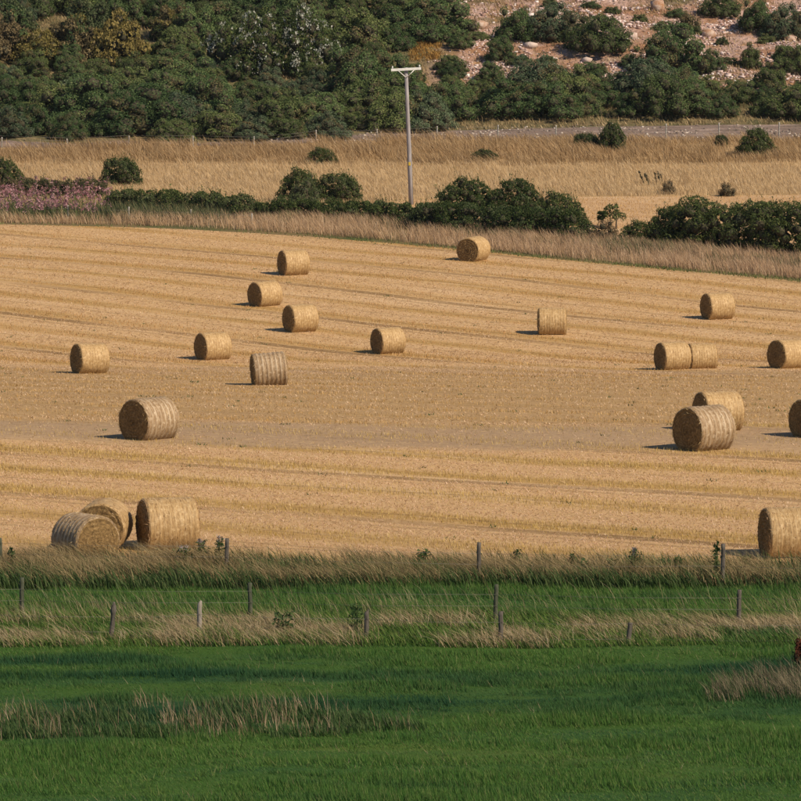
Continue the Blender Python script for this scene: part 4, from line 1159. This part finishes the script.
def pole():
    p = place(411, 205); m = mpp(p.y); h = (205 - 68) * m
    e = empty('utility_pole', p); e.rotation_euler = (0, -math.atan2(5 * m, h), 0)
    tag(e, 'tall grey wooden utility pole with white crossarm behind the hedge', 'utility pole')
    obj('shaft', tube([(0, 0, -.5), (.01, 0, h * .3), (0, 0, h * .7), (0, 0, h)], [.14, .132, .115, .10], 14), M_POLE, e)
    ar = empty('tmp', (0, 0, 0)); bpy.data.objects.remove(ar)
    zc = h - .10
    a = obj('crossarm', boxm('crossarm', (0, -.17, 0), (30 * m, .11, .15)), M_ARM, e, (0, 0, zc)); a.rotation_euler.y = R(-1)
    for s in (-1, 1):
        obj('brace', tube([(s * .05, -.15, h - .55), (s * .48, -.2, h - .15)], [.025, .025], 6), M_ARM, e)
    for x in (-13.5 * m, 13.5 * m):
        ins = obj('insulator', tube([(x, -.17, .07), (x, -.17, .15), (x, -.17, .2), (x, -.17, .22)], [.03, .05, .045, .02], 8), M_INS, a)
    obj('safety_plate', boxm('safety_plate', (0, -.15, 41 * m), (.13, .012, .2)), M_YSIGN, e)
    obj('cable', tube([(.135, -.04, 0), (.13, -.04, h * .45)], [.018, .018], 6), M_WIRE, e)
pole()

# ------------------------------------------------------------------ fences
M_POST = plain('weathered_post', (.075, .064, .052), (.145, .125, .105), 5.0, .95, .6, (6, 6, .7), dist=.02)
M_POSTG = plain('greenish_post', (.055, .062, .038), (.10, .105, .07), 5.0, .95, .6, (6, 6, .7), dist=.02)
M_POSTW = plain('whitish_post', (.27, .25, .22), (.38, .35, .31), 5.0, .95, .4, (6, 6, .7), dist=.02)
M_POSTP = plain('pale_post', (.24, .205, .17), (.34, .30, .255), 5.0, .95, .4, (6, 6, .7), dist=.02)
def post_mesh(h, r, lean, seed, top='flat'):
    rr = random.Random(seed); k = 10
    pts = [(lean * t * h + rr.uniform(-.01, .01), rr.uniform(-.01, .01), -.3 + (h + .3) * t) for t in (0, .3, .6, .9, 1)]
    rad = [r * 1.05, r * 1.0, r * .96, r * .93, r * .90]
    if top == 'knob':                        # rotten post with a bulging cap and a notch below it
        pts = pts[:3] + [(lean * h * .78, 0, h * .70), (lean * h * .84, 0, h * .75), (lean * h * .9, 0, h * .86), (lean * h, 0, h), (lean * h + .01, 0, h + .09)]
        rad = rad[:3] + [r * .8, r * .95, r * 1.25, r * .9, r * .15]
    elif top == 'broken':
        pts += [(lean * h + .03, 0, h + .07)]; rad += [r * .35]
    me = tube(pts, rad, k)
    if top == 'flat':
        pass
    return me
def fence(name, posts, label, wires, r, mat, seed, base_mats=None):
    """posts: (px, ytop, ybase, lean px, top kind); wires: heights above the ground, metres"""
    P0 = place(posts[0][0], posts[0][2])
    e = empty(name, P0); tag(e, label, 'fence')
    tops = []
    for i, (px, yt, yb, ln, top) in enumerate(posts):
        p = place(px, yb); m = mpp(p.y); h = (yb - yt) * m
        mt = (base_mats or {}).get(i, mat)
        o = obj('post', post_mesh(h, r, ln * m / max(h, .1), seed + i, top), mt, e, p - P0)
        tops.append((p, h))
    for hw in wires:
        for (p, _), (q, _) in zip(tops[:-1], tops[1:]):
            a = p - P0 + Vector((0, -r, hw)); b = q - P0 + Vector((0, -r, hw))
            mid = (a + b) / 2 - Vector((0, 0, .03))
            obj('wire', tube([a, mid, b], [.0028] * 3 if P0.y < 150 else [.007] * 3, 4), M_WIRE, e)
    return e
fence('field_edge_fence', [(-240, 534, 568, 0, 'flat'), (0, 537, 572, 0, 'flat'), (226, 538, 576, 1, 'flat'), (479, 542, 584, 0, 'flat'), (722, 544, 586, 1, 'flat'), (965, 547, 590, 0, 'flat')],
      'fence of spaced grey posts in the grass at the near stubble edge', (.45, .7), .052, M_POST, 600, {1: M_POSTG})
fence('middle_fence', [(-205, 575, 614, 0, 'flat'), (22, 577, 616, 0, 'flat'), (250, 581, 617, 0, 'flat'), (496, 584, 622, 0, 'flat'), (739, 588, 624, 0, 'flat'), (985, 592, 628, 0, 'flat')],
      'fence of upright dark posts standing on the green strip', (.35, .6), .052, M_POSTG, 620, {4: M_POST})
fence('front_wire_fence', [(-60, 600, 633, 0, 'flat'), (110, 605, 638, 4, 'knob'), (199, 604, 636, 1, 'broken'), (365, 613, 641, 2, 'broken'), (500, 609, 642, 1, 'flat'), (627, 621, 644, 3, 'flat'), (860, 616, 646, 0, 'flat')],
      'slack two-wire fence on short crooked posts in the dry grass', (.14, .46), .055, M_POST, 640, {2: M_POSTP})
fp = [(-60, 140, 150), (2, 139.5, 150), (67, 139, 150), (129, 138, 150), (193, 138, 150), (254, 136, 148.5), (316, 134, 147), (377, 132, 145), (437, 129.5, 142.5), (498, 127, 140.5), (556, 125.5, 139.5),
      (612, 124.5, 139), (666, 123.5, 138.5), (719, 122.5, 138), (779, 122, 137.5), (842, 121.5, 137)]
fence('far_fence', [(a, b, c, 0, 'flat') for a, b, c in fp], 'long mesh wire fence with pale posts at the foot of the gorse hill', (.2, .4, .6, .8), .055, M_POSTW, 660)
fence('verge_fence', [(-54, 203, 216, 0, 'flat'), (7, 204, 217, 0, 'flat'), (68, 205, 219, 0, 'flat'), (129, 206.5, 221, 0, 'flat'), (191, 209, 223, 0, 'flat'), (252, 213, 226, 0, 'flat')],
      'short pale posts and wire half buried in the far verge grass', (.4, .6), .05, M_POSTW, 690)

# ------------------------------------------------------------------ cloud, high up behind the camera to the right; its shadow lies on the pasture
def cloud():
    m, t = new_mat('cloud'); nb = NB(t)
    pv = nb.n('VolumePrincipled'); pv.inputs['Density'].default_value = .0032; pv.inputs['Color'].default_value = (1, 1, 1, 1); pv.inputs['Anisotropy'].default_value = .3
    o = nb.n('OutputMaterial'); nb.l(pv.outputs[0], o.inputs['Volume'])
    V, F = ico(5)
    d = V.copy()
    k = 1 + .10 * (fbm(d[:, 0] * 3 + 5, d[:, 1] * 3 + d[:, 2] * 2, 3, 4) - .5) * 2
    V = V * k[:, None] * np.array([190., 95., 26.])
    V[:, 2] = np.where(V[:, 2] < 0, V[:, 2] * .4, V[:, 2])
    H = 230.0
    g = Vector((0, 22, 0)); tt = H / S2.z
    c = g + S2 * tt
    me = mesh_np('cloud', V, F); smooth(me)
    o = obj('cloud', me, m, loc=c); tag(o, kind='structure')
cloud()


# ------------------------------------------------------------------ summer haze
def haze():
    m, t = new_mat('haze'); nb = NB(t)
    pv = nb.n('VolumePrincipled'); pv.inputs['Density'].default_value = .00003
    pv.inputs['Color'].default_value = (.72, .84, 1.0, 1); pv.inputs['Anisotropy'].default_value = .0
    o = nb.n('OutputMaterial'); nb.l(pv.outputs[0], o.inputs['Volume'])
    me = boxm('haze', (0, 290, 32), (470, 850, 78), .01)
    tag(obj('haze', me, m), 'thin bluish summer haze over the fields and hill', 'haze', kind='stuff')
haze()
